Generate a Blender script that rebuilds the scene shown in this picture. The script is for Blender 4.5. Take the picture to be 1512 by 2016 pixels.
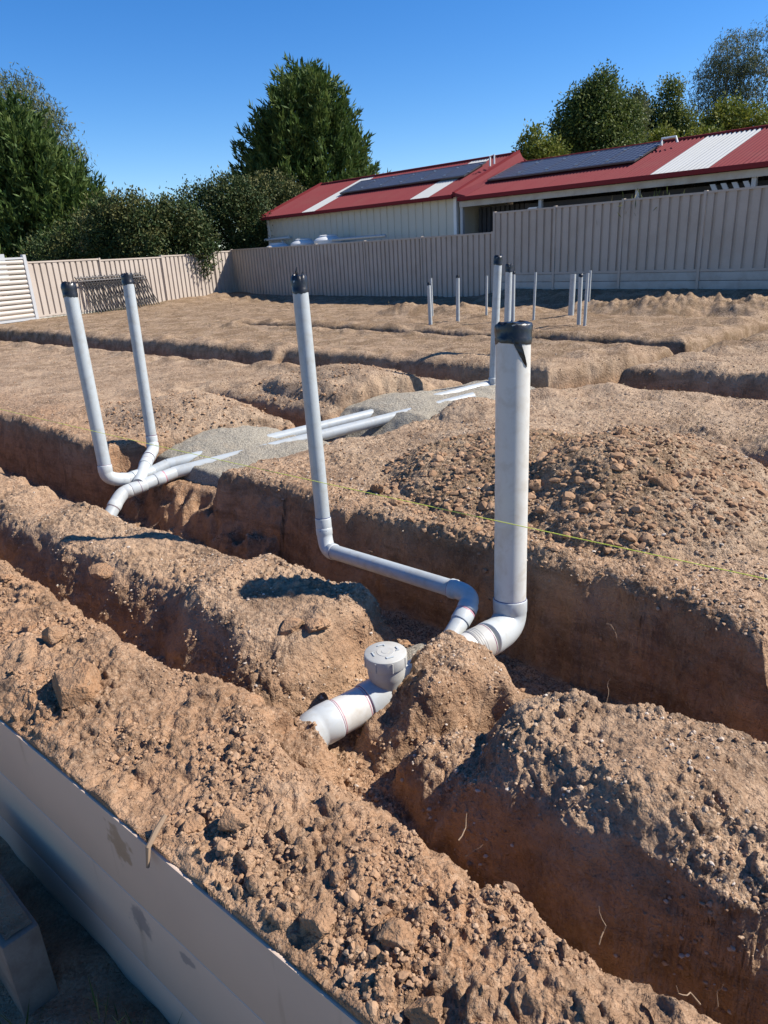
import bpy, bmesh, math, random
import numpy as np
from mathutils import Vector, Matrix

for o in list(bpy.data.objects):
    bpy.data.objects.remove(o)
SC = bpy.context.scene
COL = SC.collection
PI = math.pi
random.seed(7)
RNG = np.random.default_rng(7)

# ------------------------------------------------------------------ camera
CAM_H = 1.6
PITCH, ROLL = math.radians(20.3), math.radians(3.2)
_c, _s = math.cos(PITCH), math.sin(PITCH)
_fw = Vector((0, _c, -_s)); _r0 = Vector((1, 0, 0)); _u0 = Vector((0, _s, _c))
_R = math.cos(ROLL) * _r0 - math.sin(ROLL) * _u0
_U = math.sin(ROLL) * _r0 + math.cos(ROLL) * _u0
cam_d = bpy.data.cameras.new('camera')
cam_d.sensor_fit = 'VERTICAL'; cam_d.sensor_height = 36.0; cam_d.sensor_width = 27.0
cam_d.lens = 36.0 * 1398.0 / 2016.0
cam_d.clip_start = 0.05; cam_d.clip_end = 3000
cam = bpy.data.objects.new('camera', cam_d); COL.objects.link(cam)
cam.matrix_world = Matrix(((_R.x, _U.x, -_fw.x, 0), (_R.y, _U.y, -_fw.y, 0), (_R.z, _U.z, -_fw.z, CAM_H), (0, 0, 0, 1)))
SC.camera = cam

# ------------------------------------------------------------------ sky and sun
SUN_AZ, SUN_EL = math.radians(87), math.radians(43)       # azimuth from +Y towards +X
world = bpy.data.worlds.new('World'); SC.world = world; world.use_nodes = True
wn = world.node_tree; wn.nodes.clear()
wo = wn.nodes.new('ShaderNodeOutputWorld'); bg = wn.nodes.new('ShaderNodeBackground'); sk = wn.nodes.new('ShaderNodeTexSky')
sk.sky_type = 'NISHITA'; sk.sun_disc = False
sk.sun_elevation = SUN_EL; sk.sun_rotation = SUN_AZ
sk.altitude = 900; sk.air_density = 1.0; sk.dust_density = 0.15; sk.ozone_density = 5.0
bg.inputs['Strength'].default_value = 0.095
hs = wn.nodes.new('ShaderNodeHueSaturation'); hs.inputs['Saturation'].default_value = 1.28; hs.inputs['Hue'].default_value = .507
wn.links.new(sk.outputs[0], hs.inputs['Color']); wn.links.new(hs.outputs[0], bg.inputs[0]); wn.links.new(bg.outputs[0], wo.inputs[0])
sun_d = bpy.data.lights.new('sun', 'SUN'); sun_d.energy = 5.0; sun_d.angle = math.radians(0.53); sun_d.color = (1.0, 0.945, 0.86)
sun = bpy.data.objects.new('sun', sun_d); COL.objects.link(sun)
sd = Vector((math.sin(SUN_AZ) * math.cos(SUN_EL), math.cos(SUN_AZ) * math.cos(SUN_EL), math.sin(SUN_EL)))
sun.rotation_euler = (-sd).to_track_quat('-Z', 'Y').to_euler()
sun.location = (20, 5, 20)
SC.view_settings.view_transform = 'Standard'; SC.view_settings.look = 'None'
SC.view_settings.exposure = 0.80; SC.view_settings.gamma = 1.0
SC.view_settings.use_curve_mapping = False
SC.render.engine = 'CYCLES'
SC.cycles.max_bounces = 6; SC.cycles.diffuse_bounces = 2; SC.cycles.glossy_bounces = 3
SC.cycles.transmission_bounces = 3; SC.cycles.transparent_max_bounces = 6
SC.cycles.caustics_reflective = False; SC.cycles.caustics_refractive = False

# ------------------------------------------------------------------ helpers
def link(o): COL.objects.link(o); return o

def mesh_np(name, v, f, smooth=False, sharp=None):
    """v Nx3 array, f list of faces or int array (quads/tris)"""
    me = bpy.data.meshes.new(name)
    v = np.asarray(v, np.float32)
    if isinstance(f, np.ndarray):
        n, k = f.shape
        me.vertices.add(len(v)); me.vertices.foreach_set('co', v.ravel())
        me.loops.add(n * k); me.loops.foreach_set('vertex_index', f.astype(np.int32).ravel())
        me.polygons.add(n); me.polygons.foreach_set('loop_start', np.arange(0, n * k, k, dtype=np.int32))
        me.update(calc_edges=True)
    else:
        me.from_pydata(v.tolist(), [], [list(map(int, q)) for q in f]); me.update()
    if smooth:
        me.polygons.foreach_set('use_smooth', np.ones(len(me.polygons), bool))
        if sharp is not None: me.set_sharp_from_angle(angle=math.radians(sharp))
    else:
        me.polygons.foreach_set('use_smooth', np.zeros(len(me.polygons), bool))
    return me

def obj(name, me, mat, parent=None, loc=None):
    o = bpy.data.objects.new(name, me)
    if mat is not None and len(me.materials) == 0: me.materials.append(mat)
    link(o)
    if loc is not None: o.location = loc
    if parent is not None:
        o.parent = parent
        if parent.type == 'EMPTY': o.matrix_parent_inverse = Matrix.Translation(-Vector(parent.location))
    return o

def tag(o, label=None, cat=None, group=None, kind=None):
    if label: o['label'] = label
    if cat: o['category'] = cat
    if group: o['group'] = group
    if kind: o['kind'] = kind
    return o

def thing(name, loc, label, cat, group=None):
    o = bpy.data.objects.new(name, None); o.empty_display_size = .1; link(o); o.location = loc
    return tag(o, label, cat, group)

class MB:
    """collects verts and faces for one mesh"""
    def __init__(s): s.v = []; s.f = []
    def add(s, v, f):
        n = len(s.v); s.v.extend([tuple(map(float, p)) for p in v]); s.f.extend([tuple(int(i) + n for i in q) for q in f]); return s
    def box(s, x0, x1, y0, y1, z0, z1, fn=None):
        v = [(x, y, z) for z in (z0, z1) for y in (y0, y1) for x in (x0, x1)]
        if fn: v = [fn(*p) for p in v]
        return s.add(v, [(0, 2, 3, 1), (4, 5, 7, 6), (0, 1, 5, 4), (2, 6, 7, 3), (0, 4, 6, 2), (1, 3, 7, 5)])
    def tube(s, pts, radii, seg=20, cap=(True, True)):
        v, f = tube(pts, radii, seg, cap); return s.add(v, f)
    def build(s, name, mat, parent=None, smooth=False, sharp=35, loc=None, bevel=0):
        v = np.array(s.v)
        if loc is not None: v = v - np.array(loc)
        me = mesh_np(name, v, s.f)
        bm = bmesh.new(); bm.from_mesh(me); bmesh.ops.recalc_face_normals(bm, faces=bm.faces)
        if bevel: bmesh.ops.bevel(bm, geom=list(bm.edges), offset=bevel, segments=2, affect='EDGES', profile=.6)
        bm.to_mesh(me); bm.free()
        if smooth or bevel:
            me.polygons.foreach_set('use_smooth', np.ones(len(me.polygons), bool)); me.set_sharp_from_angle(angle=math.radians(sharp))
        return obj(name, me, mat, parent, loc)

def tube(pts, radii, seg=20, cap=(True, True)):
    P = np.array(pts, float); n = len(P)
    if np.isscalar(radii): radii = [radii] * n
    T = np.zeros_like(P)
    for i in range(n):
        a = P[min(i + 1, n - 1)] - P[max(i - 1, 0)]
        if np.linalg.norm(a) < 1e-9: a = T[i - 1] if i else np.array([0, 0, 1.])
        T[i] = a / np.linalg.norm(a)
    ref = np.array([0, 0, 1.]) if abs(T[0][2]) < .9 else np.array([1., 0, 0])
    u = np.cross(T[0], ref); u /= np.linalg.norm(u)
    ang = np.linspace(0, 2 * PI, seg, endpoint=False)
    V = []
    for i in range(n):
        u = u - T[i] * (u @ T[i]); u /= np.linalg.norm(u); w = np.cross(T[i], u)
        V.append(P[i] + radii[i] * (np.outer(np.cos(ang), u) + np.outer(np.sin(ang), w)))
    V = np.concatenate(V); F = []
    for i in range(n - 1):
        for j in range(seg):
            k = (j + 1) % seg
            F.append((i * seg + j, i * seg + k, (i + 1) * seg + k, (i + 1) * seg + j))
    if cap[0]: F.append(tuple(range(seg - 1, -1, -1)))
    if cap[1]: F.append(tuple(range((n - 1) * seg, n * seg)))
    return V, F

# gradient noise ----------------------------------------------------------
_prm = RNG.permutation(4096); 
_g2 = np.stack([np.cos(_prm / 4096 * 2 * PI), np.sin(_prm / 4096 * 2 * PI)], 1)
_q = RNG.normal(size=(4096, 3)); _g3 = _q / np.linalg.norm(_q, axis=1)[:, None]
_j3 = RNG.random((4096, 3)); _r1 = RNG.random(4096)
def _hash(*idx):
    h = np.zeros_like(idx[0])
    for i, c in enumerate(idx): h = _prm[(h + c) & 4095]
    return h
def _fade(t): return t * t * t * (t * (t * 6 - 15) + 10)
def n2(x, y, s=1.0, seed=0):
    x = x * s + seed * 17.31; y = y * s - seed * 9.73
    xi = np.floor(x).astype(np.int64); yi = np.floor(y).astype(np.int64)
    fx = x - xi; fy = y - yi; u = _fade(fx); v = _fade(fy)
    def g(a, b):
        w = _g2[_hash(xi + a, yi + b)]; return w[..., 0] * (fx - a) + w[..., 1] * (fy - b)
    return 1.5 * ((g(0, 0) * (1 - u) + g(1, 0) * u) * (1 - v) + (g(0, 1) * (1 - u) + g(1, 1) * u) * v)
def n3(p, s=1.0, seed=0):
    q = p * s + seed * 13.7
    qi = np.floor(q).astype(np.int64); f = q - qi; w = _fade(f); r = 0
    for a in (0, 1):
        for b in (0, 1):
            for c in (0, 1):
                g = _g3[_hash(qi[:, 0] + a, qi[:, 1] + b, qi[:, 2] + c)]
                d = g[:, 0] * (f[:, 0] - a) + g[:, 1] * (f[:, 1] - b) + g[:, 2] * (f[:, 2] - c)
                r = r + d * (w[:, 0] if a else 1 - w[:, 0]) * (w[:, 1] if b else 1 - w[:, 1]) * (w[:, 2] if c else 1 - w[:, 2])
    return 1.5 * r
def chunks(p, s, seed=0):
    """broken, angular relief: every Voronoi cell a facet of its own height, cracks between them"""
    q = p * s + seed * 5.3; qi = np.floor(q).astype(np.int64); f = q - qi
    d1 = np.full(len(p), 9.); d2 = np.full(len(p), 9.); hv = np.zeros(len(p))
    for a in (-1, 0, 1):
        for b in (-1, 0, 1):
            for c in (-1, 0, 1):
                k = _hash(qi[:, 0] + a, qi[:, 1] + b, qi[:, 2] + c)
                g = _j3[k]; e = f - g; e[:, 0] -= a; e[:, 1] -= b; e[:, 2] -= c
                d = np.sqrt((e * e).sum(1)); tilt = (e * _g3[k]).sum(1)
                n = d < d1; d2 = np.where(n, d1, np.minimum(d2, d)); hv = np.where(n, _r1[k] + .9 * tilt, hv); d1 = np.where(n, d, d1)
    return hv * np.clip((d2 - d1) * 4.5, 0, 1)
def sstep(x, a, b):
    t = np.clip((x - a) / (b - a), 0, 1); return t * t * (3 - 2 * t)

# ------------------------------------------------------------------ materials
def rgba(c): return (c[0], c[1], c[2], 1)
class NM:
    def __init__(s, name):
        s.m = bpy.data.materials.new(name); s.m.use_nodes = True; s.t = s.m.node_tree; s.t.nodes.clear()
        s.out = s.n('ShaderNodeOutputMaterial'); s.b = s.n('ShaderNodeBsdfPrincipled'); s.l(s.b, 0, s.out, 0)
        s.geo = s.n('ShaderNodeNewGeometry')
    def n(s, t, **kw):
        q = s.t.nodes.new(t)
        for k, v in kw.items(): setattr(q, k, v)
        return q
    def l(s, a, i, b, j): s.t.links.new(a.outputs[i], b.inputs[j])
    def noise(s, scale, detail=4, rough=.55, dist=0, coord=None):
        q = s.n('ShaderNodeTexNoise'); q.inputs['Scale'].default_value = scale; q.inputs['Detail'].default_value = detail
        q.inputs['Roughness'].default_value = rough; q.inputs['Distortion'].default_value = dist
        s.t.links.new(coord if coord is not None else s.geo.outputs['Position'], q.inputs['Vector']); return q
    def ramp(s, src, i, stops):
        r = s.n('ShaderNodeValToRGB'); e = r.color_ramp.elements
        while len(e) < len(stops): e.new(.5)
        for k, (p, c) in enumerate(stops): e[k].position = p; e[k].color = rgba(c) if len(c) == 3 else c
        s.l(src, i, r, 0); return r
    def mix(s, fac, a, b, blend='MIX'):
        """fac: float or (node, idx); a, b: colour or (node, idx)"""
        m = s.n('ShaderNodeMix', data_type='RGBA', blend_type=blend)
        for k, x in ((0, fac), (6, a), (7, b)):
            if isinstance(x, tuple) and len(x) == 2 and hasattr(x[0], 'outputs'): s.t.links.new(x[0].outputs[x[1]], m.inputs[k])
            elif k == 0: m.inputs[0].default_value = x
            else: m.inputs[k].default_value = rgba(x)
        return (m, 2)
    def bump(s, src, strength, dist, prev=None):
        b = s.n('ShaderNodeBump'); b.inputs['Strength'].default_value = strength; b.inputs['Distance'].default_value = dist
        s.t.links.new(src[0].outputs[src[1]], b.inputs['Height'])
        if prev is not None: s.l(prev, 0, b, 'Normal')
        return b
    def fin(s, col=None, rough=.8, nrm=None, **kw):
        if col is not None:
            if hasattr(col[0], 'outputs'): s.t.links.new(col[0].outputs[col[1]], s.b.inputs['Base Color'])
            else: s.b.inputs['Base Color'].default_value = rgba(col)
        s.b.inputs['Roughness'].default_value = rough
        if nrm is not None: s.l(nrm, 0, s.b, 'Normal')
        for k, v in kw.items(): s.b.inputs[k.replace('_', ' ')].default_value = v
        return s.m

def soil_material(name, tan, red, pale, dark, rel=1.0):
    m = NM(name)
    big = m.noise(1.1, 5, .6); mid = m.noise(7, 5, .62); fine = m.noise(38, 5, .65); grit = m.noise(150, 3, .6)
    vor = m.n('ShaderNodeTexVoronoi'); vor.inputs['Scale'].default_value = 46; m.l(m.geo, 'Position', vor, 'Vector')
    c = m.mix((m.ramp(big, 0, [(.38, (0, 0, 0)), (.62, (1, 1, 1))]), 0), tan, red)
    att = m.n('ShaderNodeAttribute'); att.attribute_name = 'pale'
    c = m.mix((att, 2), c, pale)
    mp = m.n('ShaderNodeMapping'); m.l(m.geo, 'Position', mp, 'Vector'); mp.inputs['Scale'].default_value = (1.3, 1.3, 9)
    ly = m.noise(1.0, 6, .66, .5, mp.outputs[0])
    c = m.mix((m.ramp(ly, 0, [(.50, (0, 0, 0)), (.62, (.5, .5, .5)), (.70, (.15, .15, .15))]), 0), c, tuple(v * .8 for v in dark))
    c = m.mix((m.ramp(ly, 0, [(.30, (.45, .45, .45)), (.42, (0, 0, 0))]), 0), c, tuple(v * .92 for v in pale))
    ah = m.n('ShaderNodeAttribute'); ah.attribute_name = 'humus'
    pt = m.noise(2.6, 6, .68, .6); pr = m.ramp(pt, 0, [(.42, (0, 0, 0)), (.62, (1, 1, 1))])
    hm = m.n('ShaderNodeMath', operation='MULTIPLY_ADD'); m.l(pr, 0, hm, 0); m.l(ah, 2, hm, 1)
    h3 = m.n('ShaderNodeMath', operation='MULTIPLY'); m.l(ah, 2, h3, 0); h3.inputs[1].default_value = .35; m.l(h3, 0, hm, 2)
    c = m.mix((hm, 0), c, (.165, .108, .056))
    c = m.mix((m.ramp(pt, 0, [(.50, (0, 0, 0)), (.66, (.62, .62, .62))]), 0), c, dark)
    c = m.mix((m.ramp(mid, 0, [(.48, (0, 0, 0)), (.72, (.75, .75, .75))]), 0), c, dark)
    c = m.mix((m.ramp(fine, 0, [(.52, (0, 0, 0)), (.75, (.6, .6, .6))]), 0), c, pale)
    # gravelly speckle
    sp = m.ramp(vor, 'Distance', [(.0, (1, 1, 1)), (.25, (0, 0, 0))])
    gate = m.n('ShaderNodeMath', operation='MULTIPLY'); m.l(sp, 0, gate, 0); m.l(vor, 'Color', gate, 1)
    g2 = m.n('ShaderNodeMath', operation='MULTIPLY'); m.l(gate, 0, g2, 0); g2.inputs[1].default_value = .55
    c = m.mix((g2, 0), c, tuple(min(1, v * 1.25) for v in pale))
    v2 = m.n('ShaderNodeTexVoronoi'); v2.inputs['Scale'].default_value = 105; m.l(m.geo, 'Position', v2, 'Vector')
    bw = m.n('ShaderNodeRGBToBW'); m.l(v2, 'Color', bw, 0)
    ag = m.n('ShaderNodeAttribute'); ag.attribute_name = 'grit'
    def gated(r):
        q = m.n('ShaderNodeMath', operation='MULTIPLY'); m.l(r, 0, q, 0); m.l(ag, 2, q, 1); return (q, 0)
    c = m.mix(gated(m.ramp(bw, 0, [(.58, (0, 0, 0)), (.80, (.7, .7, .7))])), c, tuple(min(1, v * 1.25) for v in pale))
    c = m.mix(gated(m.ramp(bw, 0, [(.20, (.85, .85, .85)), (.42, (0, 0, 0))])), c, tuple(v * .75 for v in dark))
    b1 = m.bump((mid, 0), .4 * rel, .04); b2 = m.bump((fine, 0), .9 * rel, .022, b1); b3 = m.bump((vor, 0), .35 * rel, -.008, b2)
    b4 = m.bump((grit, 0), .5 * rel, .005, m.bump((v2, 0), .6 * rel, -.006, b3))
    return m.fin(c, .95, b4, Specular_IOR_Level=.15)

M = {}
M['soil'] = soil_material('soil', (.375, .228, .134), (.33, .184, .10), (.395, .288, .196), (.145, .088, .053))
M['clod'] = soil_material('clod_soil', (.37, .225, .132), (.32, .178, .095), (.40, .285, .19), (.19, .115, .068), .9)
m = NM('pebbles'); at = m.n('ShaderNodeAttribute'); at.attribute_name = 'tint'
c = m.ramp(at, 2, [(0, (.20, .118, .068)), (.35, (.33, .20, .117)), (.7, (.39, .265, .172)), (.92, (.46, .37, .28)), (1, (.56, .50, .43))])
fn = m.noise(90, 4); c2 = m.mix((m.ramp(fn, 0, [(.35, (0, 0, 0)), (.75, (.5, .5, .5))]), 0), (c, 0), (.28, .17, .1))
M['pebble'] = m.fin(c2, .95, m.bump((fn, 0), .6, .006), Specular_IOR_Level=.15)
m = NM('bedding_sand'); a1 = m.noise(9, 4); a2 = m.noise(95, 4, .8); a3 = m.noise(38, 4)
c = m.mix((m.ramp(a2, 0, [(.35, (0, 0, 0)), (.7, (1, 1, 1))]), 0), (.15, .13, .10), (.52, .47, .38))
c = m.mix((m.ramp(a1, 0, [(.5, (0, 0, 0)), (.75, (.5, .5, .5))]), 0), c, (.38, .30, .215))
M['sand'] = m.fin(c, .95, m.bump((a2, 0), .9, .012, m.bump((a3, 0), .8, .03)), Specular_IOR_Level=.15)

def plastic(name, col, rough=.38, dirt=.25):
    m = NM(name); a = m.noise(14, 5, .65, .4); b = m.noise(2.3, 3); d = m.noise(70, 3)
    c = m.mix((m.ramp(a, 0, [(.46, (0, 0, 0)), (.70, (dirt, dirt, dirt))]), 0), col, tuple(x * y for x, y in zip(col, (.72, .62, .5))))
    c = m.mix((m.ramp(b, 0, [(.4, (0, 0, 0)), (.7, (.25, .25, .25))]), 0), c, tuple(x * .9 for x in col))
    r = m.n('ShaderNodeMapRange'); m.l(a, 0, r, 0); r.inputs[3].default_value = rough - .08; r.inputs[4].default_value = rough + .22
    m.l(r, 0, m.b, 'Roughness'); mm = m.fin(c, rough, m.bump((d, 0), .04, .002)); m.l(r, 0, m.b, 'Roughness'); return mm
M['pvc'] = plastic('grey_pvc', (.37, .40, .41), .36, .5)
M['pvc_big'] = plastic('white_pvc', (.55, .54, .50), .38, .5)
M['pvc_fit'] = plastic('pale_pvc_fitting', (.43, .455, .455), .34, .45)
M['pvc_cap'] = plastic('cream_pvc', (.41, .40, .365), .5, .4)
M['primer'] = NM('purple_primer').fin((.16, .03, .10), .5)
M['primer_blue'] = NM('blue_primer').fin((.025, .03, .13), .5)
M['primer_red'] = NM('red_primer').fin((.48, .22, .26), .5)
m = NM('black_tape'); a = m.noise(40, 3); M['tape'] = m.fin((.012, .012, .013), .32, m.bump((a, 0), .4, .006))
M['string'] = NM('string_line').fin((.72, .78, .10), .7)

def painted(name, col, rough=.55, var=.12, dirt=(.25, .2, .15), d=.3, sc=3, spec=.3):
    m = NM(name); a = m.noise(sc, 6, .6, .2); b = m.noise(sc * 12, 4)
    c = m.mix((m.ramp(a, 0, [(.42, (0, 0, 0)), (.75, (d, d, d))]), 0), col, dirt)
    c = m.mix((m.ramp(b, 0, [(.45, (0, 0, 0)), (.8, (var, var, var))]), 0), c, tuple(x * .7 for x in col))
    return m.fin(c, rough, m.bump((b, 0), .05, .003), Specular_IOR_Level=spec)
M['fence'] = painted('beige_fence_steel', (.43, .37, .315), .5, .15, (.28, .225, .17), .4, 1.5)
M['gate'] = painted('cream_gate_steel', (.46, .42, .37), .5, .1, (.45, .38, .3), .2)
M['plinth'] = painted('concrete_plinth', (.45, .43, .385), .9, .3, (.28, .22, .17), .6)
M['red'] = painted('red_roof_steel', (.165, .036, .040), .8, .3, (.16, .06, .055), .4, 1.2, .05)
M['red_flash'] = painted('red_flashing', (.17, .026, .029), .8, .15, (.14, .03, .028), .3, 3, .05)
M['white_sheet'] = painted('white_skylight_sheet', (.36, .37, .37), .7, .15, (.34, .34, .32), .4, 1.0, .1)
M['cream'] = painted('cream_wall_steel', (.56, .53, .445), .5, .08, (.52, .48, .39), .25)
M['galv'] = painted('galvanised_steel', (.42, .43, .44), .4, .2, (.3, .3, .3), .3)
M['darkpanel'] = painted('dark_shade_lining', (.045, .045, .05), .8, .3, (.09, .085, .08), .4)
M['steelbar'] = painted('weathered_steel_bar', (.09, .085, .085), .5, .3, (.15, .1, .07), .3)
M['barblack'] = painted('black_steel_bar', (.035, .035, .036), .6, .3, (.08, .06, .05), .3)
M['tank'] = painted('pale_tank_plastic', (.62, .63, .62), .5, .1, (.5, .48, .44), .3)
M['whitepaint'] = painted('white_paint', (.75, .75, .73), .5, .1, (.55, .5, .45), .2)
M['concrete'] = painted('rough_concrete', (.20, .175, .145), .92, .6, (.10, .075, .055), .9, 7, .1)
M['frame'] = NM('aluminium_frame').fin((.10, .10, .105), .4, Metallic=.6)
M['clamp'] = NM('bright_clamp').fin((.75, .76, .77), .35)
M['bark'] = painted('bark', (.16, .12, .09), .95, .5, (.08, .06, .045), .6, 6)
M['bark_pale'] = painted('pale_gum_bark', (.42, .37, .31), .9, .4, (.2, .16, .12), .6, 4)
M['root'] = NM('dry_root').fin((.24, .165, .105), .9)
# solar glass with a cell grid
m = NM('solar_glass'); tc = m.n('ShaderNodeTexCoord'); br = m.n('ShaderNodeTexBrick'); m.l(tc, 'UV', br, 'Vector')
br.offset = 0; br.inputs['Scale'].default_value = 1; br.inputs['Brick Width'].default_value = 1 / 6; br.inputs['Row Height'].default_value = 1 / 8
br.inputs['Mortar Size'].default_value = .006
br.inputs['Color1'].default_value = rgba((.012, .014, .026)); br.inputs['Color2'].default_value = rgba((.016, .018, .032)); br.inputs['Mortar'].default_value = rgba((.30, .31, .33))
M['solar'] = m.fin((br, 0), .35, Specular_IOR_Level=.1)
# retaining wall boards: brown runs, grey scuff
m = NM('retaining_board'); a = m.noise(2.2, 4); st = m.n('ShaderNodeMapping'); m.l(m.geo, 'Position', st, 'Vector'); st.inputs['Scale'].default_value = (9, 9, 1.1)
r = m.noise(1.0, 5, .6, .2, st.outputs[0]); sc_ = m.noise(30, 4)
c = m.mix((m.ramp(a, 0, [(.4, (0, 0, 0)), (.7, (.5, .5, .5))]), 0), (.55, .425, .325), (.48, .365, .28))
c = m.mix((m.ramp(r, 0, [(.64, (0, 0, 0)), (.80, (.55, .55, .55))]), 0), c, (.20, .125, .06))
def spot(m, centre, rad, ragged):
    v = m.n('ShaderNodeVectorMath', operation='DISTANCE'); v.inputs[1].default_value = centre
    ad = m.n('ShaderNodeVectorMath', operation='ADD'); m.l(m.geo, 'Position', ad, 0)
    nz = m.noise(16, 4, .6); sb = m.n('ShaderNodeVectorMath', operation='SUBTRACT'); m.l(nz, 'Color', sb, 0); sb.inputs[1].default_value = (.5, .5, .5)
    sl = m.n('ShaderNodeVectorMath', operation='SCALE'); m.l(sb, 0, sl, 0); sl.inputs['Scale'].default_value = ragged
    m.l(sl, 0, ad, 1); m.l(ad, 0, v, 0)
    return m.ramp(v, 'Value', [(0, (.8, .8, .8)), (rad, (.7, .7, .7)), (rad * 1.35, (0, 0, 0))])
RETAIN = m
RETAIN_C = c

# ------------------------------------------------------------------ site axes: E along the trenches (right and near), N across them (away)
E = np.array([.725, -.688]); N_ = np.array([.688, .725])
def ab(x, y): return x * E[0] + y * E[1], x * N_[0] + y * N_[1]
def xy(a, b): return a * E[0] + b * N_[0], a * E[1] + b * N_[1]

# ------------------------------------------------------------------ terrain
def seg_dist(a, b, pts):
    """distance to a polyline in (a,b); pts rows (a, b, halfwidth) -> distance minus halfwidth"""
    d = np.full(a.shape, 1e9)
    for (a0, b0, w0), (a1, b1, w1) in zip(pts[:-1], pts[1:]):
        da, db = a1 - a0, b1 - b0; L2 = da * da + db * db
        t = np.clip(((a - a0) * da + (b - b0) * db) / L2, 0, 1)
        d = np.minimum(d, np.hypot(a - a0 - t * da, b - b0 - t * db) - (w0 + (w1 - w0) * t))
    return d
def prof(s, w, lip, shoulder=.86):
    wall = np.clip((s + w) / w, 0, 1); wall = wall ** .8
    t = np.clip(s / lip, 0, 1)
    return shoulder * wall + (1 - shoulder) * (1 - (1 - t) ** 2)
def mound(a, b, ca, cb, ra, rb, h, pw=1.0, rot=0):
    da, db = a - ca, b - cb
    if rot: da, db = da * math.cos(rot) + db * math.sin(rot), -da * math.sin(rot) + db * math.cos(rot)
    q = (da / ra) ** 2 + (db / rb) ** 2
    return h * np.clip(1 - q, 0, None) ** pw

FC = np.array([-5.63, 30.89]); EF = np.array([.677, -.736]); NF = np.array([.736, .677])     # back fence corner and axes
FG = np.array([-10.2, 22.45]); EL = np.array([.476, .879]); NL = np.array([-.879, .476])      # left fence
PIPE_U = ((-1.97, 6.33, -.16), (1.30, 8.33, .03)); PIPE_L = ((-1.87, 6.21, -.20), (1.05, 7.75, .02))

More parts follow.
